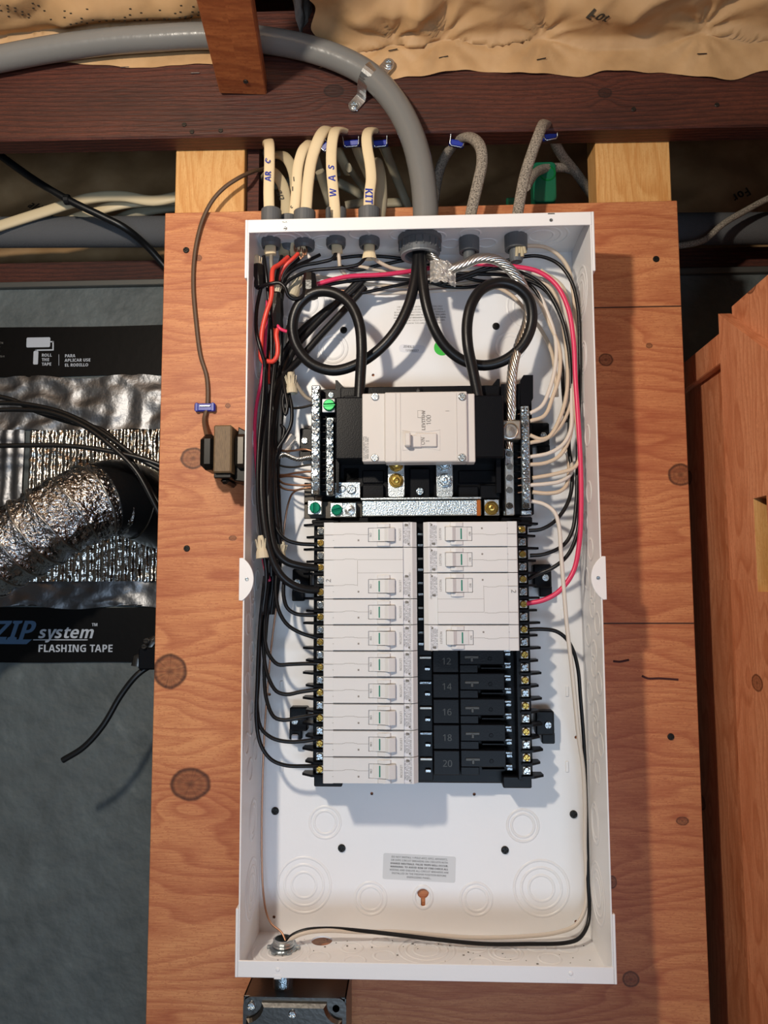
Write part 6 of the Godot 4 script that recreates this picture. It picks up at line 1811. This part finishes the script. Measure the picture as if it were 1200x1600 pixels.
# ------------------------------------------------------------------ transformer, conduit, junction box
func small_things() -> void:
	# doorbell transformer fixed through the box's left wall
	var t := thing("doorbell_transformer", "old doorbell transformer with a laminated iron core beside the box", "transformer", U(360, 708, 0.04))
	var off := move(-t.position)
	var z := 0.036
	var block := func(px0, py0, px1, py1, d0, d1, bev):
		var p := U(px0, py0, d1)
		var q := U(px1, py1, d1)
		return [Vector3(p.x, q.y, d0), Vector3(q.x, p.y, d1), bev]
	var cb2 := func(a: Array):
		return box2(a[0], a[1], a[2])
	put("coil_cover", cb2.call(block.call(311, 677, 336, 733, 0.012, 0.054, 0.006)), M.bakelite, t, off)
	put("iron_core", cb2.call(block.call(334, 664, 361, 738, 0.005, 0.062, 0.0015)), M.laminate, t, off)
	put("core_edge", cb2.call(block.call(334, 737, 361, 747, 0.003, 0.056, 0.001)), M.bakelite, t, off)
	put("mounting_tab", cb2.call(block.call(344, 746, 357, 756, 0.01, 0.05, 0.003)), M.bakelite, t, off)
	# tapered shell between core and box
	var st := st_new()
	var x0 := U(361, 700, 0.06).x
	var x1 := -HW - 0.001
	var ya := U(361, 664, 0.055).y
	var yb := U(361, 750, 0.05).y
	prism(st, PackedVector2Array([Vector2(x0, yb), Vector2(x1, yb - 0.003), Vector2(x1, ya - 0.010), Vector2(x0 + 0.004, ya)]), 0.004, 0.045, Transform3D.IDENTITY, 0.001)
	put("end_shell", done(st), M.bakelite, t, off)
	put("bright_coil_cover", cb2.call(block.call(366, 677, 385, 730, 0.02, 0.056, 0.004)), M.steel_dark, t, off)
	# thermostat wire, its own staple
	wire("bell_wire", [440, 240, -0.06, 415, 262, -0.04, 395, 268, -0.014, 375, 277, 0.0, 352, 292, 0.003, 333, 312, 0.003, 318, 340, 0.002, 308, 375, 0.001, 303, 410, 0.0, 302, 450, 0.0, 306, 500, 0.0, 313, 555, 0.0, 323, 590, 0.0, 324, 632, 0.001, 319, 655, 0.004, 323, 682, 0.03], 0.0024, M.brown_wire, "thin brown bell wire running down the plywood to the transformer", "wire", "", 0.0018, 10)
	var s := thing("cable_staple", "blue insulated staple pinning the brown wire above the transformer", "staple", U(321, 637, 0.0), "blue staples")
	st = st_new()
	cb(st, Vector3(0, 0, 0.0005), Vector3(0.0245, 0.0092, 0.006), 0.001)
	for e in [-1.0, 1.0]: cb(st, Vector3(0.0095 * e, 0, 0.0028), Vector3(0.004, 0.0104, 0.003), 0.0008)
	put("saddle", done(st), M.blue, s, T(Vector3.ZERO, Vector3(0, 0, 0)))
	put("wire_crown", box(Vector3(0.013, 0.002, 0.0014), 0.0005), M.staple, s, move(Vector3(0.0005, 0.001, 0.0042)))
	# conduit fitting in the bottom left corner
	t = thing("conduit_locknut", "threaded zinc conduit end with locknut in the box's lower left corner", "fitting", Vector3(U(443, 1470, 0.04).x, -HH + SHEET, 0.04))
	off = move(Vector3.ZERO)
	var up := T(Vector3.ZERO, Vector3(-PI / 2, 0, 0))
	st = st_new()
	lathe(st, [Vector2(0.0106, 0.0), Vector2(0.0112, 0.0015), Vector2(0.0104, 0.003), Vector2(0.0112, 0.0045), Vector2(0.0104, 0.006), Vector2(0.0112, 0.0075), Vector2(0.0104, 0.009), Vector2(0.0108, 0.0105), Vector2(0.0100, 0.0112), Vector2(0.0088, 0.0112), Vector2(0.0088, 0.0)], 32)
	put("threaded_end", done(st), M.zinc_bright, t, up)
	st = st_new()
	lathe(st, [Vector2(0.0112, 0.001), Vector2(0.0142, 0.001), Vector2(0.0145, 0.0026), Vector2(0.0138, 0.0038), Vector2(0.0112, 0.0038)], 28)
	for i in 6:
		cb(st, Vector3.ZERO, Vector3(0.004, 0.005, 0.0026), 0.0005, T(Vector3(cos(TAU * i / 6.0) * 0.0152, sin(TAU * i / 6.0) * 0.0152, 0.0024), Vector3(0, 0, TAU * i / 6.0)))
	put("locknut", done(st), M.zinc, t, up)
	put("nipple", turned([Vector2(0.0088, 0.0), Vector2(0.0104, 0.0), Vector2(0.0104, -0.06), Vector2(0.0088, -0.06), Vector2(0.0088, 0.0)], 24), M.zinc, t, up)
	put("outer_locknut", turned([Vector2(0.0108, -0.003), Vector2(0.0155, -0.003), Vector2(0.0155, -0.0065), Vector2(0.0108, -0.0068)], 14), M.galvanized, t, up)
	# steel junction box below
	t = thing("junction_box", "galvanized square junction box with raised cover under the panel", "junction box", U(455, 1580, 0.05))
	off = move(-t.position)
	var jz := 0.062
	var a := U(380, 1557, jz)
	var b := U(541, 1557, jz)
	var jw := b.x - a.x
	var jc := Vector3((a.x + b.x) * 0.5, a.y - jw * 0.5, 0)
	# body open at the front; the cover has a real screw hole in its corner
	st = st_new()
	for e in [[0, 1], [0, -1], [1, 0], [-1, 0]]:
		cb(st, Vector3(jc.x + e[0] * (jw * 0.5 - 0.001), jc.y + e[1] * (jw * 0.5 - 0.001), jz * 0.5 - 0.0016), Vector3(0.002 if e[0] else jw, 0.002 if e[1] else jw, jz - 0.001), 0.0004)
	cb(st, Vector3(jc.x, jc.y, -0.001), Vector3(jw, jw, 0.002))
	put("body", done(st), M.galvanized, t, off)
	var cover := CSGCombiner3D.new()
	cover.name = "cover_plate"
	cover.transform = off
	t.add_child(cover)
	var sheet_ := CSGPolygon3D.new()
	sheet_.name = "sheet"
	sheet_.polygon = rounded(jw, jw, 0.009, 5, Vector2(jc.x, jc.y))
	sheet_.depth = 0.002
	sheet_.position.z = jz
	sheet_.material = M.galvanized
	cover.add_child(sheet_)
	var hole := CSGCylinder3D.new()
	hole.name = "hole"
	hole.radius = 0.0036
	hole.height = 0.02
	hole.sides = 20
	hole.operation = CSGShape3D.OPERATION_SUBTRACTION
	hole.rotation.x = PI / 2
	hole.position = U(525, 1576, jz)
	hole.material = M.galvanized
	cover.add_child(hole)
	# raised field with scooped corners
	var q := PackedVector2Array()
	var hw := jw * 0.5 - 0.004
	for k in 4:
		var dirs := [Vector2(1, 1), Vector2(-1, 1), Vector2(-1, -1), Vector2(1, -1)]
		var d: Vector2 = dirs[k]
		for i in 9:
			var an := PI * 0.5 * i / 8.0
			var local := Vector2(hw - 0.0155 * cos(an), hw - 0.0155 * sin(an)) if k % 2 == 1 else Vector2(hw - 0.0155 * sin(an), hw - 0.0155 * cos(an))
			q.append(Vector2(jc.x, jc.y) + Vector2(local.x * d.x, local.y * d.y))
	put("raised_field", plate(q, jz - 0.0005, jz + 0.006, 0.003), M.galvanized, t, off)
	put("screw", screw(0.0042, 0.003), M.zinc_bright, t, off * move(U(393, 1571, jz)))
	put("screw", screw(0.0038, 0.003), M.zinc_bright, t, off * move(U(457, 1584, jz + 0.006)))
	# crumbs on the bottom of the box
	var c := thing("debris_specks", "small dark crumbs scattered on the bottom of the box", "debris", Vector3(0, -HH + SHEET, 0.05))
	c.set_meta("kind", "stuff")
	st = st_new()
	for i in 70:
		var s2 := rng.randf_range(0.0004, 0.0011)
		cb(st, Vector3(rng.randf_range(-0.15, 0.17), s2 * 0.4, rng.randf_range(-0.035, 0.035)), Vector3(s2 * rng.randf_range(0.8, 2.4), s2 * 0.8, s2), 0.0)
	put("crumbs", done(st), M.ink_soft, c)
